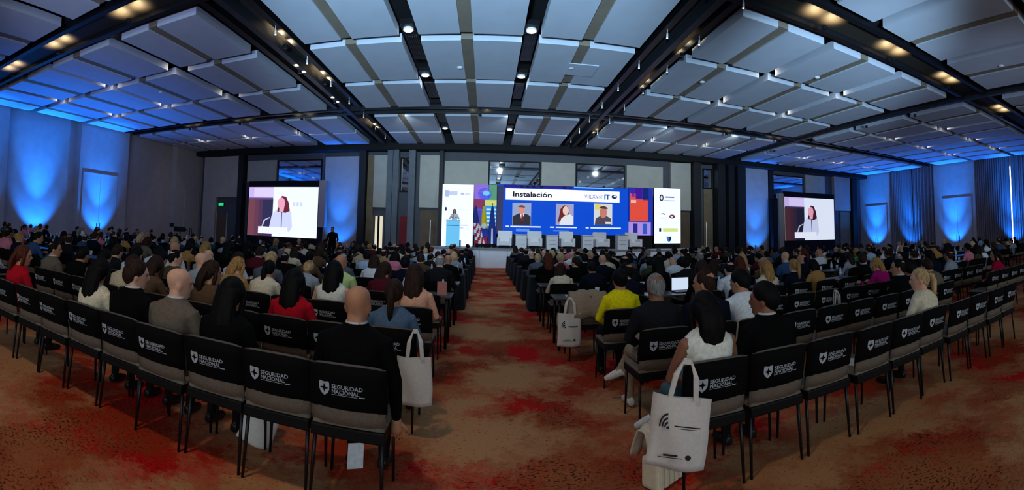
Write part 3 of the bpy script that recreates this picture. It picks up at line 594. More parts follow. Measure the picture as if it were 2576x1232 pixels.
def build_body(lean=0.0, turn=0.0, nod=0.0, arms='lap', legs='seated', female=False):
    """one continuous figure; returns mesh with region slots and the head frame"""
    mb = MB(); piv = V((0, -.06, .52)); stand_ = legs == 'stand'
    dz = .44 if stand_ else 0.0
    T = lambda p: rx((p[0], p[1], p[2]), piv, -lean) + V((0, 0, dz))
    def ring_set(rings, n=22):
        vs, fs = [], []; k = len(rings)
        for cx, cy, z, a, b in rings:
            for j in range(n):
                t = 2 * pi * j / n; cx_, sx_ = cos(t), sin(t)
                e = .82
                vs.append(T((cx + a * math.copysign(abs(cx_) ** e, cx_), cy + b * math.copysign(abs(sx_) ** e, sx_), z)))
        for i in range(k - 1):
            for j in range(n):
                q = (j + 1) % n; fs.append((i * n + j, i * n + q, (i + 1) * n + q, (i + 1) * n + j))
        fs.append(tuple(range(n - 1, -1, -1))); fs.append(tuple((k - 1) * n + j for j in range(n))); mb.add(vs, fs)
    sw = .92 if female else 1.0
    mb.ct = 1
    ring_set([(0, -.05, .475, .165, .12), (0, -.06, .55, .178, .132), (0, -.075, .65, (.135 if female else .158), .112), (0, -.085, .75, .158 * sw, .118), (0, -.09, .85, .180 * sw, .122), (0, -.088, .91, .190 * sw, .112), (0, -.082, .955, .180 * sw, .094), (0, -.077, .985, .140 * sw, .078), (0, -.070, 1.01, .090, .066)])
    mb.ct = 0
    ring_set([(0, -.068, .96, .075, .068), (0, -.062, 1.0, .062, .062), (0, -.054, 1.04, .057, .060), (0, -.046, 1.08, .055, .060)], 16)
    hc = T((0, -.033, 1.122)); HM = Matrix.Translation(hc) @ Matrix.Rotation(-lean * .55 + nod * -1, 4, 'X') @ Matrix.Rotation(turn, 4, 'Z')
    # head: rings in head space, face towards +y
    vs, fs = [], []; n = 24
    prof = [(-.112, .028, .030, .045), (-.105, .040, .044, .036), (-.085, .052, .062, .022), (-.055, .062, .078, .010), (-.02, .069, .088, .003), (.02, .075, .095, -.003), (.055, .075, .095, -.006), (.085, .063, .080, -.008), (.105, .042, .053, -.010), (.116, .018, .024, -.010)]
    for z, a, b, cy in prof:
        for j in range(n): vs.append(HM @ V((a * cos(2 * pi * j / n), cy + b * sin(2 * pi * j / n), z)))
    for i in range(len(prof) - 1):
        for j in range(n):
            q = (j + 1) % n; fs.append((i * n + j, i * n + q, (i + 1) * n + q, (i + 1) * n + j))
    fs.append(tuple(range(n - 1, -1, -1))); fs.append(tuple((len(prof) - 1) * n + j for j in range(n))); mb.add(vs, fs)
    H = lambda c, r, k=1: mb.ell(HM @ V(c), r, 10, 7, HM.to_3x3())
    H((0, .098, -.022), (.013, .02, .026)); H((0, .09, .022), (.045, .012, .012)); H((0, .084, -.058), (.026, .012, .010)); H((0, .07, -.092), (.025, .022, .018))
    for s in (-1, 1): H((s * .075, -.008, -.012), (.010, .022, .034))
    # arms
    mb.ct = 2
    hands = []
    for s in (-1, 1):
        mode = arms[0 if s < 0 else 1] if isinstance(arms, tuple) else arms
        sh = T((s * .178 * sw, -.085, .925)); w = None
        if mode == 'lap': el, w, nd = T((s * .245, -.03, .70)), V((s * .09, .17, .60 + dz)), (-s * .5, 1, -.1)
        elif mode == 'table': el, w, nd = T((s * .25, .07, .73)), V((s * .13, .36, .785 + dz)), (-s * .35, 1, 0)
        elif mode == 'side': el, w, nd = V((s * .25, -.08, .70 + dz)), V((s * .25, .0, .47 + dz)), (0, .2, -1)
        elif mode == 'raise': el, w, nd = T((s * .27, .12, .88)), V((s * .2, .2, 1.13 + dz)), (-s * .2, .1, 1)
        elif mode == 'chin': el, w, nd = T((s * .22, .16, .74)), hc + V((s * .09, .1, -.13)), (-s * .4, .0, 1)
        elif mode == 'rest': el, w, nd = T((s * .40, -.08, .78)), V((s * .60, .0, .80 + dz)), (s, .3, 0)
        mid = sh.lerp(el, .5); md2 = el.lerp(w, .5)
        r0 = .053 if not female else .044
        mb.tube([sh + V((-s * .05, 0, .012)), sh, mid, el, md2, w], [r0 * .9, r0 * 1.06, r0 * .95, r0 * .84, r0 * .75, r0 * .56], 12)
        hands.append((w, nd, s))
    # legs
    for s in (-1, 1):
        if stand_:
            mb.ct = 3; hip = V((s * .088, -.06, .95)); kn = V((s * .1, -.04, .50)); an = V((s * .105, -.07, .08)); mb.tube([hip, hip.lerp(kn, .5), kn], [.092, .078, .058], 12); mb.ct = 5; mb.tube([kn, kn.lerp(an, .4), an], [.058, .055, .04], 12)
        else:
            hip = V((s * .088, -.04, .545)); kn = V((s * .105, .36, .505)); an = V((s * .11, .33, .085))
            if legs == 'cross' and s > 0: kn = V((.0, .37, .60)); an = V((-.20, .40, .30)); hip.z = .56
            if legs == 'tuck': an = V((s * .1, .16, .085))
            mb.ct = 3; mb.tube([hip - V((0, .06, 0)), hip, hip.lerp(kn, .5), kn], [.08, .09, .078, .060], 12); mb.ct = 5; mb.tube([kn, kn.lerp(an, .4), an], [.060, .055, .036], 12)
        mb.ct = 4
        if legs == 'cross' and s > 0: mb.tube([an + V((.03, -.03, .01)), an + V((-.04, .02, -.03)), an + V((-.12, .06, -.075))], [.036, .038, .022], 10)
        else: mb.tube([an + V((0, -.05, -.04)), an + V((0, .02, -.035)), an + V((s * .01, .10, -.048)), an + V((s * .015, .165, -.058))], [.036, .043, .038, .024], 10)
    # fuse into one surface
    src = MB.mesh(mb, [BLACK] * 1); bv = BVHTree.FromPolygons([V(p) for p in mb.v], mb.f)
    o = bpy.data.objects.new('figure', src); COL.objects.link(o)
    m1 = o.modifiers.new('r', 'REMESH'); m1.mode = 'VOXEL'; m1.voxel_size = .0105
    m3 = o.modifiers.new('s', 'SMOOTH'); m3.factor = .5; m3.iterations = 3
    m2 = o.modifiers.new('d', 'DECIMATE'); m2.ratio = .28
    dg = bpy.context.evaluated_depsgraph_get(); me = bpy.data.meshes.new_from_object(o.evaluated_get(dg))
    bpy.data.objects.remove(o); bpy.data.meshes.remove(src)
    out = MB(); vs = [tuple(q.co) for q in me.vertices]
    fs = [tuple(p.vertices) for p in me.polygons]
    out.add(vs, fs); reg = []
    for p in me.polygons: reg.append(mb.tag[mb.f[bv.find_nearest(p.center)[2]][0]])
    out.m = reg
    out.cur = 0
    for w_, nd, s in hands: hand_mb(out, w_, nd, (0, 0, 1) if abs(nd[2]) < .8 else (0, -1, 0), -s)
    out.cur = 6                                                    # eyes and lips
    for s in (-1, 1): out.ell(HM @ V((s * .031, .083, .006)), (.012, .007, .007), 8, 5, HM.to_3x3())
    out.ell(HM @ V((0, .094, -.058)), (.02, .005, .004), 8, 5, HM.to_3x3())
    bpy.data.meshes.remove(me)
    return out.mesh([BLACK] * 7, True), HM
POSE = {}
def pose(k):
    if k not in POSE:
        female = k.endswith('_f'); b = k[:-2] if female else k
        P = {'up': {},  'turnl': dict(turn=.75), 'turnr': dict(turn=-.75), 'down': dict(nod=.22, lean=.04), 'desk': dict(lean=.3, arms='table', nod=-.05), 'deskl': dict(lean=.24, arms='table', turn=.5, nod=-.02), 'deskr': dict(lean=.3, arms='table', turn=-.5), 'write': dict(lean=.42, arms='table', nod=.2),
             'phone': dict(lean=.05, arms=('raise', 'raise')), 'chin': dict(lean=.25, arms=('table', 'chin'), turn=.2), 'cross': dict(legs='cross', lean=.0, arms='lap', nod=.12), 'stand': dict(legs='stand', arms='side'), 'speak': dict(legs='stand', arms='table', lean=.05), 'side': dict(arms=('lap', 'side'), lean=-.02), 'rest': dict(arms=('rest', 'lap'), turn=.5)}[b]
        POSE[k] = build_body(female=female, **P)
    return POSE[k]
# hair, in head space
def cap_mb(fr, sd, bk, off=.013, vol=(1, 1, 1), wave=0):
    mb = MB(); n, K = 28, 8; vs, fs = [], []
    for j in range(n):
        a = 2 * pi * j / n; c = cos(a - pi / 2)                         # c = 1 towards the face
        th = R(sd + (fr - sd) * max(0, c) ** 1.7 + (bk - sd) * max(0, -c) ** .8)
        for k in range(K + 1):
            e = th + (pi / 2 - th) * k / K; g = min(1, k / 2.0); o = .003 + off * g
            if wave: o += wave * sin(a * 9 + k * 2.1) * g
            vs.append(((.075 + o) * vol[0] * cos(e) * cos(a), (.095 + o) * vol[1] * cos(e) * sin(a) - .006, (.116 + o) * vol[2] * sin(e)))
    W = K + 1
    for j in range(n):
        q = (j + 1) % n
        for k in range(K): fs.append((j * W + k, q * W + k, q * W + k + 1, j * W + k + 1))
        fs.append((j * W, q * W, n * W)) if False else None
    mb.add(vs, [f for f in fs if f]); return mb
def hair_mesh(st):
    if st == 'short': mb = cap_mb(30, -6, -46, .016)
    elif st == 'crop': mb = cap_mb(36, -2, -40, .007)
    elif st == 'curly': mb = cap_mb(34, -20, -50, .03, (1.08, 1.05, 1.04), .008)
    elif st == 'bun': mb = cap_mb(40, -6, -40, .010); mb.ell((0, -.115, .03), (.045, .036, .042), 12, 8)
    elif st == 'pony':
        mb = cap_mb(40, -4, -36, .011); mb.tube([(0, -.09, .05), (0, -.135, .045), (0, -.155, -.02), (0, -.155, -.12), (0, -.15, -.24)], [.02, .026, .034, .03, .012], 10)
    else:
        L = {'long': -.32, 'longer': -.42, 'bob': -.13, 'mid': -.22}[st]
        mb = cap_mb(40, -18, -60, .018, (1.03, 1.02, 1.0))
        m = 12; n = 36; vs, fs = [], []
        for i in range(m + 1):
            v = i / m; z = .06 + (L - .06) * v; s = sin(min(1, v * 1.6) * pi / 2)
            cy, ra, rb = -.05 - .075 * s * (1 if L < -.2 else .55), (.088 + .010 * sin(v * pi)) * (1 - .22 * v ** 3), .058 * (1 - .45 * v)
            for j in range(n):
                a = 2 * pi * j / n; q = 1 + (.05 * sin(a * 7 + v * 1.5) + .03 * sin(a * 13 + v * 4)) * min(1, v * 3)
                vs.append((ra * q * cos(a), cy + rb * q * sin(a), z + (.018 * sin(a * 5) if i == m else 0)))
        fs = [(i * n + j, i * n + (j + 1) % n, (i + 1) * n + (j + 1) % n, (i + 1) * n + j) for i in range(m) for j in range(n)] + [tuple(range(n)), tuple(m * n + j for j in range(n - 1, -1, -1))]
        mb.add(vs, fs)
        for s in (-1, 1): mb.tube([(s * .074, .03, .05), (s * .083, .025, -.03), (s * .08, -.01, max(L, -.2) * .8), (s * .07, -.05, max(L, -.3))], [.018, .022, .022, .012], 8)
    return mb
HAIRM = {s: hair_mesh(s) for s in ('short', 'crop', 'curly', 'bun', 'pony', 'long', 'longer', 'bob', 'mid')}
HAIRMESH = {}
def hairmat(c):
    m = bpy.data.materials.new('hair'); m.use_nodes = True; n = m.node_tree.nodes; L = m.node_tree.links; b = n['Principled BSDF']
    b.inputs['Roughness'].default_value = .62; b.inputs['Specular IOR Level'].default_value = .1
    t = n.new('ShaderNodeTexCoord'); mp = n.new('ShaderNodeMapping'); mp.inputs['Scale'].default_value = (90, 90, 5); L.new(t.outputs['Object'], mp.inputs['Vector'])
    x = n.new('ShaderNodeTexNoise'); x.inputs['Scale'].default_value = 1; x.inputs['Detail'].default_value = 3; L.new(mp.outputs['Vector'], x.inputs['Vector'])
    r = n.new('ShaderNodeValToRGB'); q = rgb(c); r.color_ramp.elements[0].position = .35; r.color_ramp.elements[1].position = .68
    r.color_ramp.elements[0].color = tuple(v * .55 for v in q[:3]) + (1,); r.color_ramp.elements[1].color = tuple(min(1, v * 1.5) for v in q[:3]) + (1,)
    L.new(x.outputs['Fac'], r.inputs['Fac']); L.new(r.outputs['Color'], b.inputs['Base Color'])
    u = n.new('ShaderNodeBump'); u.inputs['Strength'].default_value = .5; u.inputs['Distance'].default_value = .004; L.new(x.outputs['Fac'], u.inputs['Height']); L.new(u.outputs['Normal'], b.inputs['Normal'])
    return m
SKIN = {'light': (214, 160, 132), 'tan': (184, 128, 96), 'brown': (136, 88, 62), 'dark': (88, 56, 42)}
HAIRC = {'black': (14, 12, 13), 'brown': (46, 30, 23), 'auburn': (82, 40, 28), 'grey': (128, 124, 122), 'blond': (164, 122, 72), 'fair': (182, 150, 108)}
TOPC = {'black suit': (8, 8, 9), 'charcoal suit': (28, 28, 31), 'navy suit': (16, 21, 36), 'grey suit': (92, 96, 108), 'taupe suit': (104, 92, 80), 'olive jacket': (66, 66, 48), 'white shirt': (222, 224, 228), 'cream top': (216, 200, 172), 'red top': (176, 18, 34),
        'yellow jacket': (232, 214, 20), 'lime shirt': (190, 212, 140), 'blue denim jacket': (78, 98, 122), 'peach top': (222, 164, 136), 'tan jacket': (172, 128, 74), 'magenta jacket': (176, 22, 110), 'crimson jacket': (150, 14, 50), 'green top': (24, 160, 86), 'burgundy top': (86, 24, 36), 'pink top': (206, 120, 140),
        'grey sweater': (150, 158, 168), 'blue suit': (54, 78, 116), 'brown jacket': (92, 68, 50), 'teal jacket': (40, 84, 92), 'beige blouse': (196, 176, 146), 'pale blue shirt': (170, 196, 222), 'sleeveless white top': (226, 222, 210)}
LEGC = {'dark': (18, 18, 21), 'blue': (34, 44, 66), 'teal': (66, 98, 104), 'beige': (150, 130, 108)}
def person(loc, rz, ps, top, hair, hairc, skin, label, group=None, legs='dark', shoes=(20, 20, 22), scale=1.0, bare=False, shin=None):
    me, HM = pose(ps)
    p = ob('person', me, None, loc, rz, label, 'person', group); p.scale = (scale, scale, scale)
    sk = mat(SKIN[skin], .55, var=.06); tp = mat(TOPC[top], .9, scale=40, bump=.15, spec=.08); lg = mat(LEGC[legs], .9, spec=.08)
    for i, m in enumerate((sk, tp, sk if bare else tp, lg, mat(shoes, .4), sk if shin else lg, mat((60, 36, 32), .5))):
        p.material_slots[i].link = 'OBJECT'; p.material_slots[i].material = m
    if hair:
        k = (hair, hairc)
        if k not in HAIRMESH: HAIRMESH[k] = HAIRM[hair].mesh(hairmat(HAIRC[hairc]), True)
        h = ob('hair', HAIRMESH[k], p)
        h.matrix_local = HM if hair in ('short', 'crop', 'curly', 'bun') else Matrix.Translation(HM.translation) @ Matrix.Rotation(HM.to_euler().z, 4, 'Z')
    if 'suit' in top and ps.startswith(('up', 'turn', 'stand', 'side')):
        h = ob('collar', COLLAR, p); j = ob('jacket_collar', JCOL, p); j.material_slots[0].link = 'OBJECT'; j.material_slots[0].material = tp
    return p
JCOL = MB().loft([(0, -.075, .972, .118, .085), (0, -.072, 1.0, .086, .076), (0, -.07, 1.024, .076, .073), (0, -.068, 1.024, .066, .066)], 18).mesh(BLACK, True)
COLLAR = MB().loft([(0, -.066, .985, .068, .066), (0, -.062, 1.034, .066, .066), (0, -.062, 1.037, .058, .058)], 16).mesh(mat((190, 192, 198)), True)

# ------------------------------------------------------------------ rows of seats
ROWY = [2.45, 3.55, 4.65, 5.75, 7.5, 9.25, 11.0, 12.75, 14.5, 16.25, 18.0, 19.75]
def rowname(r): return 'back row' if r == 0 else ORD[r] + ' row from back'
def seat_x(r, blk, i):
    d = .6 if r >= 3 else (.47 if blk[0] == 'L' else .5)
    s = {'LA': -.77 if r < 3 else -.8, 'LB': -7.5, 'LC': -13.6, 'RA': 1.43 if r == 0 else (1.52 if r < 3 else 1.35), 'RB': 7.8 if r < 3 else 8.2, 'RC': 14.9, 'RD': 21.6}[blk]
    return s + (-d if blk[0] == 'L' else d) * i
def seat_name(blk, i):
    sd = 'left' if blk[0] == 'L' else 'right'
    if blk[1] == 'A': return f'{ORD[i]} seat {sd} of aisle'
    return f'{ORD[i]} seat, {ORD[" ABCD".index(blk[1]) - 1]} block {sd}'
COUNT = {('LA', 0): 10, ('LA', 1): 10, ('LA', 2): 10}
def nseats(r, blk):
    if r < 3: return {'LA': 11, 'RA': 10, 'RB': 4 if r else 0, 'LB': 0 if r < 1 else 6}.get(blk, 0)
    return {'LA': 10, 'RA': 10, 'LB': 9, 'RB': 9, 'LC': 9, 'RC': 10, 'RD': 9}[blk]
P = {}          # (row, block, seat) -> pose, top, hair, hair colour, skin, extras
def put(r, b, i, ps, top, hair, hc, sk, **k): P[(r, b, i)] = (ps, top, hair, hc, sk, k)
put(0, 'LA', 0, 'side', 'black suit', None, None, 'tan', scale=1.03)
put(0, 'LA', 2, 'down_f', 'black suit', 'longer', 'black', 'light', legs='dark')
put(0, 'LA', 3, 'turnr', 'taupe suit', None, None, 'light', scale=1.02)
put(0, 'LA', 4, 'turnr', 'black suit', 'short', 'brown', 'light', scale=1.03)
put(0, 'LA', 5, 'up_f', 'cream top', 'longer', 'black', 'tan')
put(0, 'LA', 8, 'turnr_f', 'red top', 'mid', 'auburn', 'tan')
put(1, 'LA', 0, 'up_f', 'blue denim jacket', 'pony', 'brown', 'tan', scale=.98)
put(1, 'LA', 2, 'up_f', 'red top', 'longer', 'black', 'light')
put(1, 'LA', 6, 'desk_f', 'brown jacket', 'mid', 'brown', 'tan'); put(1, 'LA', 8, 'desk', 'taupe suit', 'short', 'black', 'tan')
put(1, 'LA', 4, 'turnr_f', 'brown jacket', 'mid', 'brown', 'tan'); put(1, 'LA', 7, 'write', 'beige blouse', 'short', 'brown', 'light'); put(1, 'LA', 9, 'desk', 'black suit', 'short', 'black', 'tan'); put(1, 'LA', 10, 'turnr', 'taupe suit', 'crop', 'black', 'tan')
put(2, 'LA', 6, 'turnr', 'grey sweater', None, None, 'light'); put(2, 'LA', 8, 'write', 'white shirt', 'short', 'black', 'light'); put(2, 'LA', 10, 'desk', 'charcoal suit', 'short', 'brown', 'light')
put(2, 'LA', 0, 'up_f', 'peach top', 'longer', 'brown', 'light', scale=1.03)
put(2, 'LA', 2, 'up_f', 'sleeveless white top', 'longer', 'black', 'light', bare=True, scale=1.02)
put(2, 'LA', 5, 'deskr_f', 'tan jacket', 'mid', 'blond', 'light'); put(2, 'LA', 4, 'desk_f', 'cream top', 'pony', 'black', 'tan')
put(2, 'LA', 7, 'turnr', 'olive jacket', 'crop', 'black', 'light'); put(2, 'LA', 9, 'desk', 'white shirt', 'short', 'black', 'tan')
put(3, 'LA', 2, 'up', 'lime shirt', None, None, 'tan', scale=1.04); put(3, 'LA', 4, 'desk', 'grey suit', 'short', 'fair', 'light', scale=1.04)
put(3, 'LA', 1, 'deskr_f', 'burgundy top', 'long', 'brown', 'light'); put(3, 'LA', 6, 'desk', 'grey sweater', None, None, 'light')
put(3, 'LA', 8, 'write', 'white shirt', 'short', 'black', 'tan'); put(3, 'LA', 5, 'desk_f', 'white shirt', 'long', 'brown', 'light')
put(4, 'LA', 2, 'desk_f', 'white shirt', 'long', 'brown', 'light'); put(4, 'LA', 0, 'desk', 'charcoal suit', 'crop', 'grey', 'light', scale=1.05)
put(4, 'LA', 3, 'deskl', 'grey suit', 'crop', 'grey', 'light'); put(4, 'LA', 9, 'desk', 'tan jacket', 'short', 'black', 'tan')
put(5, 'LA', 1, 'desk', 'brown jacket', 'short', 'brown', 'light'); put(5, 'LA', 3, 'desk', 'pale blue shirt', 'short', 'black', 'tan'); put(5, 'LA', 0, 'desk', 'black suit', None, None, 'tan')
put(6, 'LA', 0, 'desk_f', 'grey sweater', 'long', 'fair', 'light')
put(0, 'RA', 0, 'cross_f', 'sleeveless white top', 'mid', 'black', 'brown', bare=True, legs='teal', shoes=(205, 205, 205), scale=1.0)
put(0, 'RA', 1, 'turnl', 'black suit', 'short', 'black', 'brown', scale=1.03)
put(0, 'RA', 5, 'turnl_f', 'cream top', 'pony', 'fair', 'light')
put(1, 'RA', 0, 'cross', 'charcoal suit', 'crop', 'grey', 'brown', scale=1.04, legs='beige', shoes=(215, 212, 205)); put(1, 'RA', 1, 'turnl', 'navy suit', 'crop', 'brown', 'tan', scale=1.05)
put(1, 'RA', 2, 'deskl', 'white shirt', 'short', 'black', 'tan', scale=1.05); put(1, 'RA', 7, 'turnl', 'black suit', 'crop', 'black', 'tan', scale=1.02)
put(1, 'RA', 8, 'desk_f', 'black suit', 'curly', 'black', 'tan'); put(1, 'RA', 9, 'desk', 'taupe suit', 'short', 'brown', 'light')
put(2, 'RA', 0, 'up_f', 'yellow jacket', 'bun', 'black', 'tan', scale=1.02); put(2, 'RA', 9, 'deskl_f', 'magenta jacket', 'mid', 'blond', 'light')
put(1, 'RB', 1, 'turnl_f', 'crimson jacket', 'long', 'black', 'tan')
put(3, 'RA', 5, 'up_f', 'cream top', 'longer', 'blond', 'light'); put(3, 'RA', 3, 'up_f', 'black suit', 'longer', 'brown', 'light', scale=1.03); put(3, 'RA', 4, 'desk', 'white shirt', 'crop', 'black', 'light', scale=1.03)
put(4, 'RA', 8, 'up', 'blue suit', None, None, 'light', scale=1.05); put(4, 'RA', 9, 'desk', 'navy suit', None, None, 'tan'); put(4, 'RA', 6, 'up_f', 'brown jacket', 'longer', 'auburn', 'light')
put(4, 'RA', 2, 'desk', 'charcoal suit', 'crop', 'black', 'light', scale=1.08); put(4, 'RA', 1, 'write', 'navy suit', 'short', 'black', 'tan')
put(5, 'RA', 0, 'up_f', 'black suit', 'longer', 'auburn', 'light', scale=1.04); put(5, 'RA', 2, 'up', 'navy suit', None, None, 'light', scale=1.02); put(5, 'RA', 3, 'desk', 'charcoal suit', 'short', 'black', 'tan')
put(5, 'RA', 6, 'up', 'navy suit', 'crop', 'grey', 'light', scale=1.05); put(6, 'RA', 1, 'desk_f', 'pink top', 'curly', 'fair', 'light'); put(6, 'RA', 0, 'desk', 'grey suit', 'short', 'fair', 'light')
put(5, 'RA', 8, 'up_f', 'tan jacket', 'long', 'fair', 'tan'); put(5, 'RA', 9, 'deskl', 'burgundy top', 'short', 'black', 'tan'); put(4, 'RB', 1, 'desk', 'charcoal suit', 'short', 'black', 'tan')
put(5, 'RB', 4, 'desk_f', 'green top', 'curly', 'blond', 'light')
EMPTY = {(3, 'RA', 0), (0, 'LA', 1), (0, 'LA', 6), (0, 'LA', 7), (3, 'LA', 0), (2, 'LA', 1), (2, 'LA', 3)}
rng = random.Random(5)
tops = ['black suit'] * 7 + ['charcoal suit'] * 6 + ['navy suit'] * 6 + ['grey suit'] * 2 + ['taupe suit', 'olive jacket', 'white shirt', 'white shirt', 'cream top', 'grey sweater', 'brown jacket', 'burgundy top', 'teal jacket', 'beige blouse', 'blue suit', 'pale blue shirt', 'pink top', 'tan jacket']
occ = {'A': .88, 'B': .64, 'C': .34, 'D': .26}
NP = NC = 0; REST = MB()
GP, GC = 'seated audience', 'black covered chairs in rows'
for r in range(len(ROWY)):
    for b in ('LA', 'RA', 'LB', 'RB', 'LC', 'RC', 'RD'):
        if b in ('LC', 'RC') and not 4 <= r <= 10: continue
        if b == 'RD' and not 5 <= r <= 9: continue
        for i in range(nseats(r, b)):
            x = seat_x(r, b, i); y = ROWY[r] + .27
            if x < -1.98 * y or x > 2.75 * y: continue
            key = (r, b, i); spec = P.get(key); full = r <= 3 and b[1] == 'A' or (r, b) in ((1, 'RB'), (2, 'RB'))
            if spec is None and (r >= 3 or b[1] == 'B' and r > 0) and key not in EMPTY and rng.random() < (.6 if b == 'LB' and r < 4 else occ[b[1]]) * (1 if r < 9 else .8) * (.4 if b == 'RB' and r < 3 else 1):
                f = rng.random() < .45; hr = rng.choice(['long', 'longer', 'mid', 'bob', 'pony', 'bun'] if f else ['short'] * 5 + ['crop'] * 4 + [None])
                ps = rng.choice(['up', 'desk', 'desk', 'deskl', 'deskr', 'up', 'write', 'turnr', 'turnl', 'phone' if rng.random() < .35 else 'up'])
                spec = (ps + ('_f' if f else ''), rng.choice(tops), hr, rng.choice(['black'] * 9 + ['brown'] * 6 + ['auburn', 'blond', 'grey', 'fair']), rng.choice(['light', 'light', 'tan', 'tan', 'brown']), dict(scale=rng.uniform(.95, 1.05)))
            where = f'{rowname(r)}, {seat_name(b, i)}'
            if spec:
                ps, top, hr, hc, sk, kw = spec
                who = ('bald' if not hr else ('black-haired' if hc == 'black' else {'brown': 'brown-haired', 'auburn': 'auburn-haired', 'grey': 'grey-haired', 'blond': 'blond', 'fair': 'fair-haired'}[hc]))
                person((x, y, 0), rng.uniform(-.08, .08) if key not in P else 0, ps, top, hr, hc, sk, f'{who} person in {top}, {where}', GP, **kw); NP += 1
            elif r >= 3 and key not in EMPTY and rng.random() < .6: continue
            lab = ('black-backed chair under a person, ' if spec else 'empty black-backed chair, ') + where
            jit = rng.uniform(-.02, .02)
            if NC < 285: (chair_full if full else chair_far)((x, y + jit, 0), rng.uniform(-.03, .03), lab, GC); NC += 1
            else:
                q = far_mb; REST.cur = 0; REST.add([(p[0] + x, p[1] + y, p[2]) for p in q.v], q.f); REST.m[-len(q.m):] = q.m
if REST.v: ob('banquet_chairs', REST.mesh([SEATM, COVER]), None, None, 0, 'black-backed chairs of the rows next to the stage', 'chair', GC, 'stuff')
print('people', NP, 'chairs', NC)

# ------------------------------------------------------------------ tables with their things
TTOP = mat((64, 66, 72), .35, scale=3); CLOTH = mat((20, 27, 33), .85, scale=5)
tlegs = MB().tube([(0, 0, 0), (0, 0, .715)], .022, 8).mesh(DKMETAL, True)
tt = {}
def table(x0, x1, r, b, k, n, cloth):
    cx, L, y = (x0 + x1) / 2, x1 - x0, ROWY[r] + .62
    sd = 'left' if b[0] == 'L' else 'right'
    pos = f'{ORD[k]} from aisle in {rowname(r)}, {ORD[" ABCD".index(b[1]) - 1]} block {sd}'
    t = thing('conference_table', (cx, y, 0), ('cloth-draped table, ' if cloth else 'dark bare table, ') + pos, 'table', 'narrow conference tables')
    key = round(L, 2)
    if key not in tt: tt[key] = MB().box(-L / 2 + .01, L / 2 - .01, 0, .55, .715, .74, b=.006).mesh(TTOP)
    ob('tabletop', tt[key], t)
    for sx in (-1, 1):
        for yy in (.05, .5): ob('leg', tlegs, t, (sx * (L / 2 - .08), yy, 0))
    if cloth:
        ck = ('c', key)
        if ck not in tt:
            mb = MB(); n_ = 60; vs = []
            per = []
            hw, d0, d1 = L / 2 + .005, -.012, .562
            for j in range(n_):
                u = j / n_ * (4 * hw + 2 * (d1 - d0))
                if u < 2 * hw: p = (-hw + u, d0)
                elif u < 2 * hw + (d1 - d0): p = (hw, d0 + u - 2 * hw)
                elif u < 4 * hw + (d1 - d0): p = (hw - (u - 2 * hw - (d1 - d0)), d1)
                else: p = (-hw, d1 - (u - 4 * hw - (d1 - d0)))
                per.append(p)
            for z, a in ((.746, 0), (.72, .0), (.4, .012), (.02, .022)):
                for j, (px, py) in enumerate(per):
                    s = 1 + a * sin(j * 2.1) * .8
                    vs.append((px * (1 + (a + abs(a * sin(j * 1.9)) * .5) / hw), (py - .275) * (1 + (a * 2 + a * sin(j * 2.3)) / .29) + .275, z))
            fs = [(i * n_ + j, i * n_ + (j + 1) % n_, (i + 1) * n_ + (j + 1) % n_, (i + 1) * n_ + j) for i in range(3) for j in range(n_)] + [tuple(range(n_))]
            tt[ck] = mb.add(vs, fs).mesh(CLOTH, True)
            for pl in tt[ck].polygons: pl.use_smooth = len(pl.vertices) == 4
        c = ob('tablecloth', tt[ck], None, (cx, y, 0), 0, 'long dark tablecloth, ' + pos, 'tablecloth', 'dark tablecloths')
    return cx, y
bot_m = MB().loft([(0, 0, 0, .03, .03), (0, 0, .13, .031, .031), (0, 0, .16, .022, .022), (0, 0, .19, .012, .012)], 10).mesh(mat((190, 205, 220), .15, spec=.8), True)
bot_l = MB().loft([(0, 0, .05, .0318, .0318), (0, 0, .10, .0318, .0318)], 10).mesh(mat((235, 240, 250)), True); bot_c = MB().loft([(0, 0, .188, .014, .014), (0, 0, .207, .014, .014)], 8).mesh(WHITE)
paper_m = MB().box(-.105, .105, -.148, .148, 0, .004).mesh(mat((235, 236, 240), .8)); note_m = MB().box(-.08, .08, -.11, .11, 0, .012, b=.003).mesh(mat((40, 44, 60), .6))
glass_m = MB().loft([(0, 0, 0, .028, .028), (0, 0, .012, .03, .03), (0, 0, .11, .036, .036)], 12).mesh(mat((205, 215, 225), .08, spec=1), True)
def prop(kind, x, y, r, b, k):
    sd = 'left' if b[0] == 'L' else 'right'; z = .742 if r < 5 else .748
    lab = f'on table, {rowname(r)}, before {seat_name(b, k)}'
    if kind == 'bottle':
        t = thing('water_bottle', (x, y, z), 'clear water bottle ' + lab, 'bottle', 'water bottles on the tables'); ob('body', bot_m, t); ob('paper_label', bot_l, t); ob('cap', bot_c, t)
    elif kind == 'paper': ob('paper_sheet', paper_m, None, (x, y, z), rng.uniform(-.5, .5), 'white paper sheet ' + lab, 'paper', 'papers on the tables')
    elif kind == 'glass': ob('drinking_glass', glass_m, None, (x, y, z), 0, 'clear drinking glass ' + lab, 'glass', 'glasses on the tables')
    elif kind == 'note': ob('notebook', note_m, None, (x, y, z), rng.uniform(-.4, .4), 'dark closed notebook ' + lab, 'notebook', 'notebooks on the tables')
    elif kind == 'laptop':
        t = thing('laptop', (x, y, z), 'open bright laptop ' + lab, 'laptop', 'laptops on the tables')
        box('keyboard_base', (-.16, .16, -.11, .11, 0, .018), STEEL, t, .004); lid = box('lid', (-.16, .16, .105, .115, .015, .235), STEEL, t); box('screen', (-.15, .15, .1, .105, .025, .225), mat((215, 232, 255), emit=.9), lid)
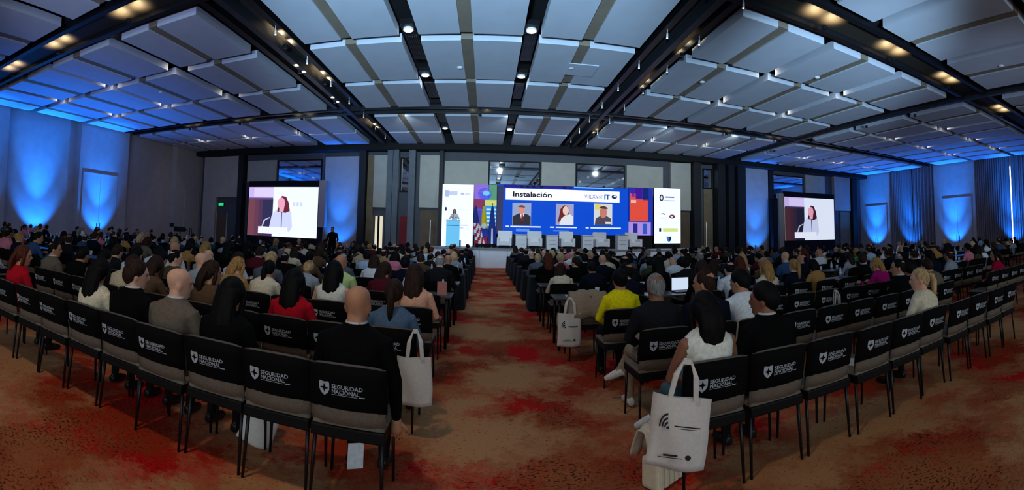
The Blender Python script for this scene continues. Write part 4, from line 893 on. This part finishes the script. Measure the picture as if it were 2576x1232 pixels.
for r in range(3, 12):
    for b in ('LA', 'RA', 'LB', 'RB', 'LC', 'RC'):
        if b[1] == 'C' and not 4 <= r <= 8: continue
        n = nseats(r, b); a, e = seat_x(r, b, 0), seat_x(r, b, n - 1); s = 1 if e > a else -1
        a -= s * .34; e += s * .3; m = 4 if n > 9 else 3; built = []
        for k in range(m):
            p, q = a + (e - a) * k / m, a + (e - a) * (k + 1) / m
            cx = (p + q) / 2
            if abs(cx) / ROWY[r] > (1.95 if cx < 0 else 2.7): continue
            table(min(p, q), max(p, q), r, b, k, m, r >= 5); built.append((min(p, q), max(p, q)))
        if r > 8: continue
        for i in range(n):
            x, y = seat_x(r, b, i), ROWY[r] + .62
            if abs(x) / y > (1.9 if x < 0 else 2.6) or not (any(p <= x - .22 <= q for p, q in built) and any(p <= x + .25 <= q for p, q in built)): continue
            if rng.random() < .55: prop('bottle', x + .17, y + .42, r, b, i)
            if rng.random() < .45: prop('paper', x - .02, y + .2 if (r, b, i) not in P else y + .33, r, b, i)
            if rng.random() < .25: prop('glass', x - .2, y + .44, r, b, i)
            if rng.random() < .18: prop('note', x + .22, y + .2, r, b, i)
prop('laptop', -.95, ROWY[5] + .9, 5, 'LA', 0); prop('laptop', -3.0, ROWY[4] + .9, 4, 'LA', 4); prop('laptop', 3.15, ROWY[3] + .9, 3, 'RA', 3)
t = ob('table_menu', MB().prism([(-.07, 0), (.07, 0), (.07, .2), (-.07, .2)], -.002, .002).mesh(mat((190, 120, 112), .7)), None, (-.62, ROWY[3] + .78, .742), .1, 'upright dusty pink card on the bare table beside the aisle', 'card')
t = ob('open_program', MB().box(-.16, .16, -.003, .003, 0, .24).mesh(mat((150, 190, 225), .8)), None, (4.75, ROWY[3] + .75, .742), .1, 'pale blue printed sheet standing up beside blond person', 'paper')

# ------------------------------------------------------------------ standing people
box('step_box', (-2.25, -1.45, 25.75, 26.35, 1.02, 1.42), DKMETAL, None, label='low dark step box behind the glowing podium', cat='step')
person((-1.86, 26.05, 1.42), pi, 'speak_f', 'white shirt', 'long', 'brown', 'light', 'speaker in white shirt standing behind the glowing podium', None, scale=1.07)
person((-7.55, 21.0, 0), pi, 'stand', 'black suit', 'crop', 'black', 'tan', 'guard in black standing before the blue-lit wall by the relay screen', None, scale=1.12)

# ------------------------------------------------------------------ bags and clothing near the camera
TOTE = mat((212, 204, 196), .85, scale=50, var=.04, bump=.1); INK = mat((30, 28, 30), .8)
def tote(loc, rz, w, h, hh, label, tilt=0, mark=True, open_=0):
    t = thing('tote_bag', loc, label, 'bag', 'white tote bags', rz); t.rotation_euler = (0, tilt, rz)
    mb = MB(); nx, nz = 10, 12; vs, fs = [], []
    for sgn in (-1, 1):
        for j in range(nz + 1):
            for i in range(nx + 1):
                u, v = i / nx, j / nz; bul = .022 * sin(pi * u) * (.35 + .65 * sin(pi * min(1, v * 1.05))) + .004
                vs.append((-w / 2 + w * u + .006 * sin(v * 5), sgn * bul + .012 * sin(u * 7 + v * 3), -h * (1 - v) - .01 * sin(u * pi)))
    W = nx + 1; K = W * (nz + 1)
    for j in range(nz):
        for i in range(nx):
            a = j * W + i; fs += [(a, a + 1, a + W + 1, a + W), (K + a, K + a + W, K + a + W + 1, K + a + 1)]
    for i in range(nx): fs.append((i, K + i, K + i + 1, i + 1))
    for j in range(nz): fs += [(j * W, (j + 1) * W, K + (j + 1) * W, K + j * W), (j * W + nx, K + j * W + nx, K + (j + 1) * W + nx, (j + 1) * W + nx)]
    ob('body', mb.add(vs, fs).mesh(TOTE, True), t)
    for sgn in (-1, 1):
        pts = [(-w * .22, sgn * .012, -.02), (-w * .17, sgn * .02, hh * .6), (-w * .06, sgn * .015 + .02, hh), (w * .06, sgn * .015 + .02, hh), (w * .17, sgn * .02, hh * .6), (w * .22, sgn * .012, -.02)]
        m2 = MB(); vv, ff = [], []
        for k, p in enumerate(pts):
            for a in (-.014, .014):
                for c in (-.0015, .0015): vv.append((p[0] + (a if k not in (2, 3) else 0), p[1] + c, p[2] + (a if k in (2, 3) else 0)))
        for k in range(len(pts) - 1):
            o = k * 4
            for p, q in ((0, 1), (1, 3), (3, 2), (2, 0)): ff.append((o + p, o + q, o + 4 + q, o + 4 + p))
        ob('handle', m2.add(vv, ff).mesh(TOTE), t)
    if mark:
        yb = -.034
        def ink(name, pts): ob(name, MB().prism([(x * w, z * h) for x, z in pts], yb - .001, yb).mesh(INK), t)
        for k, (r0, dz) in enumerate(((.17, 0), (.12, -.01), (.07, -.02))):
            arc = [(-.2 + r0 * cos(a) * .9, -.40 + dz + r0 * sin(a) * 1.0) for a in [pi * .55 + pi * .5 * q / 7 for q in range(8)]]
            inn = [(-.2 + (r0 - .028) * cos(a) * .9, -.40 + dz + (r0 - .028) * sin(a) * 1.0) for a in [pi * .55 + pi * .5 * q / 7 for q in range(8)]]
            ink('logo', arc + inn[::-1])
        ink('logo', [(-.2 + .025 * cos(a * pi / 4), -.43 + .02 * sin(a * pi / 4)) for a in range(8)])
        ink('printed_line', [(-.1, -.39), (.34, -.39), (.34, -.405), (-.1, -.405)]); ink('printed_line', [(-.05, -.425), (.28, -.425), (.28, -.432), (-.05, -.432)])
        ink('printed_line', [(-.3, -.83), (.1, -.83), (.1, -.838), (-.3, -.838)]); ink('printed_line', [(-.22, -.79), (.02, -.79), (.02, -.815), (-.22, -.815)]); ink('logo', [(.2 + .05 * cos(a * pi / 4), -.81 + .035 * sin(a * pi / 4)) for a in range(8)])
    return t
tote((1.12, 2.36, .705), -.38, .34, .40, .19, 'white tote bag with black leaf logo hanging on back-row chair', .14)
tote((-.53, 3.50, .655), .05, .27, .37, .19, 'white tote bag hanging beside the denim-jacketed person', -.02, False)
tote((1.1, 5.68, .655), .04, .31, .42, .18, 'white tote bag with logo on aisle chair with the draped jacket', .02)
tote((4.62, 4.62, .62), .1, .28, .3, .2, 'white tote bag with long handles on third-row empty chair', 0, False)
tote((-1.52, 2.95, .27), .5, .26, .25, .1, 'pale tote bag slumped on floor under empty back-row chair', .35, False)
hb = thing('handbag', (1.17, 2.80, 0), 'cream pleated box handbag on the carpet under the hanging tote', 'bag', None, .5)
CRM = mat((214, 200, 172), .6, scale=40, var=.05)
box('body', (-.13, .13, -.07, .07, .01, .2), CRM, hb, .02)
for k in range(5): box('pleat', (-.115 + k * .05, -.075 + k * .05, -.082, -.06, .02, .19), CRM, hb, .008)
ob('handle', MB().tube([(-.07, 0, .19), (-.06, 0, .27), (0, 0, .3), (.06, 0, .27), (.07, 0, .19)], .008, 6).mesh(BLACK, True), hb)
def draped(loc, rz, m, label, w, d, h, name='draped_jacket', seed=0):
    mb = MB(); n = 14; vs, fs = [], []
    for j in range(n + 1):
        for i in range(n + 1):
            u, v = i / n * 2 - 1, j / n
            over = max(0, abs(v - .5) * 2 - .25) / .75
            vs.append((u * w / 2 * (1 + .15 * over), (v - .5) * d * (1 - .22 * over) + .01 * sin(u * 6 + seed), -h * over ** 1.2 - .03 * u * u + .012 * sin(u * 9 + v * 7 + seed)))
    W = n + 1
    fs = [(j * W + i, j * W + i + 1, (j + 1) * W + i + 1, (j + 1) * W + i) for j in range(n) for i in range(n)]
    o = ob(name, mb.add(vs, fs).mesh(m, True), None, loc, rz, label, 'clothing'); md = o.modifiers.new('thickness', 'SOLIDIFY'); md.thickness = .012
    return o
draped((1.15, 2.90, .35), .2, CRM, 'cream jacket folded over the handbag on the carpet', .2, .34, .22, 'folded_jacket', 2)
draped((1.36, 5.81, .93), 0, mat((150, 128, 106), .85, scale=40, bump=.2), 'beige jacket hung over the aisle chair beside the hanging tote', .5, .34, .34, 'draped_jacket', 1)
ob('leaflet', MB().box(-.055, .055, -.003, .003, 0, .17, b=.001).mesh(mat((225, 225, 228))), None, (-.84, 3.0, .0), .5, 'white leaflet leaning on the carpet under the bald person', 'paper')
sb = ob('seat_booklet', MB().box(-.1, .1, -.14, .14, 0, .01).mesh(mat((215, 205, 190))), None, (2.92, 2.75, .486), .2, 'cream booklet lying on an empty back-row seat', 'booklet', None)
ob('seat_booklet', MB().box(-.09, .09, -.13, .13, 0, .012).mesh(mat((225, 200, 160))), None, (-1.3, 2.8, .487), .3, 'tan booklet on the empty seat beside the bald person', 'booklet', None)
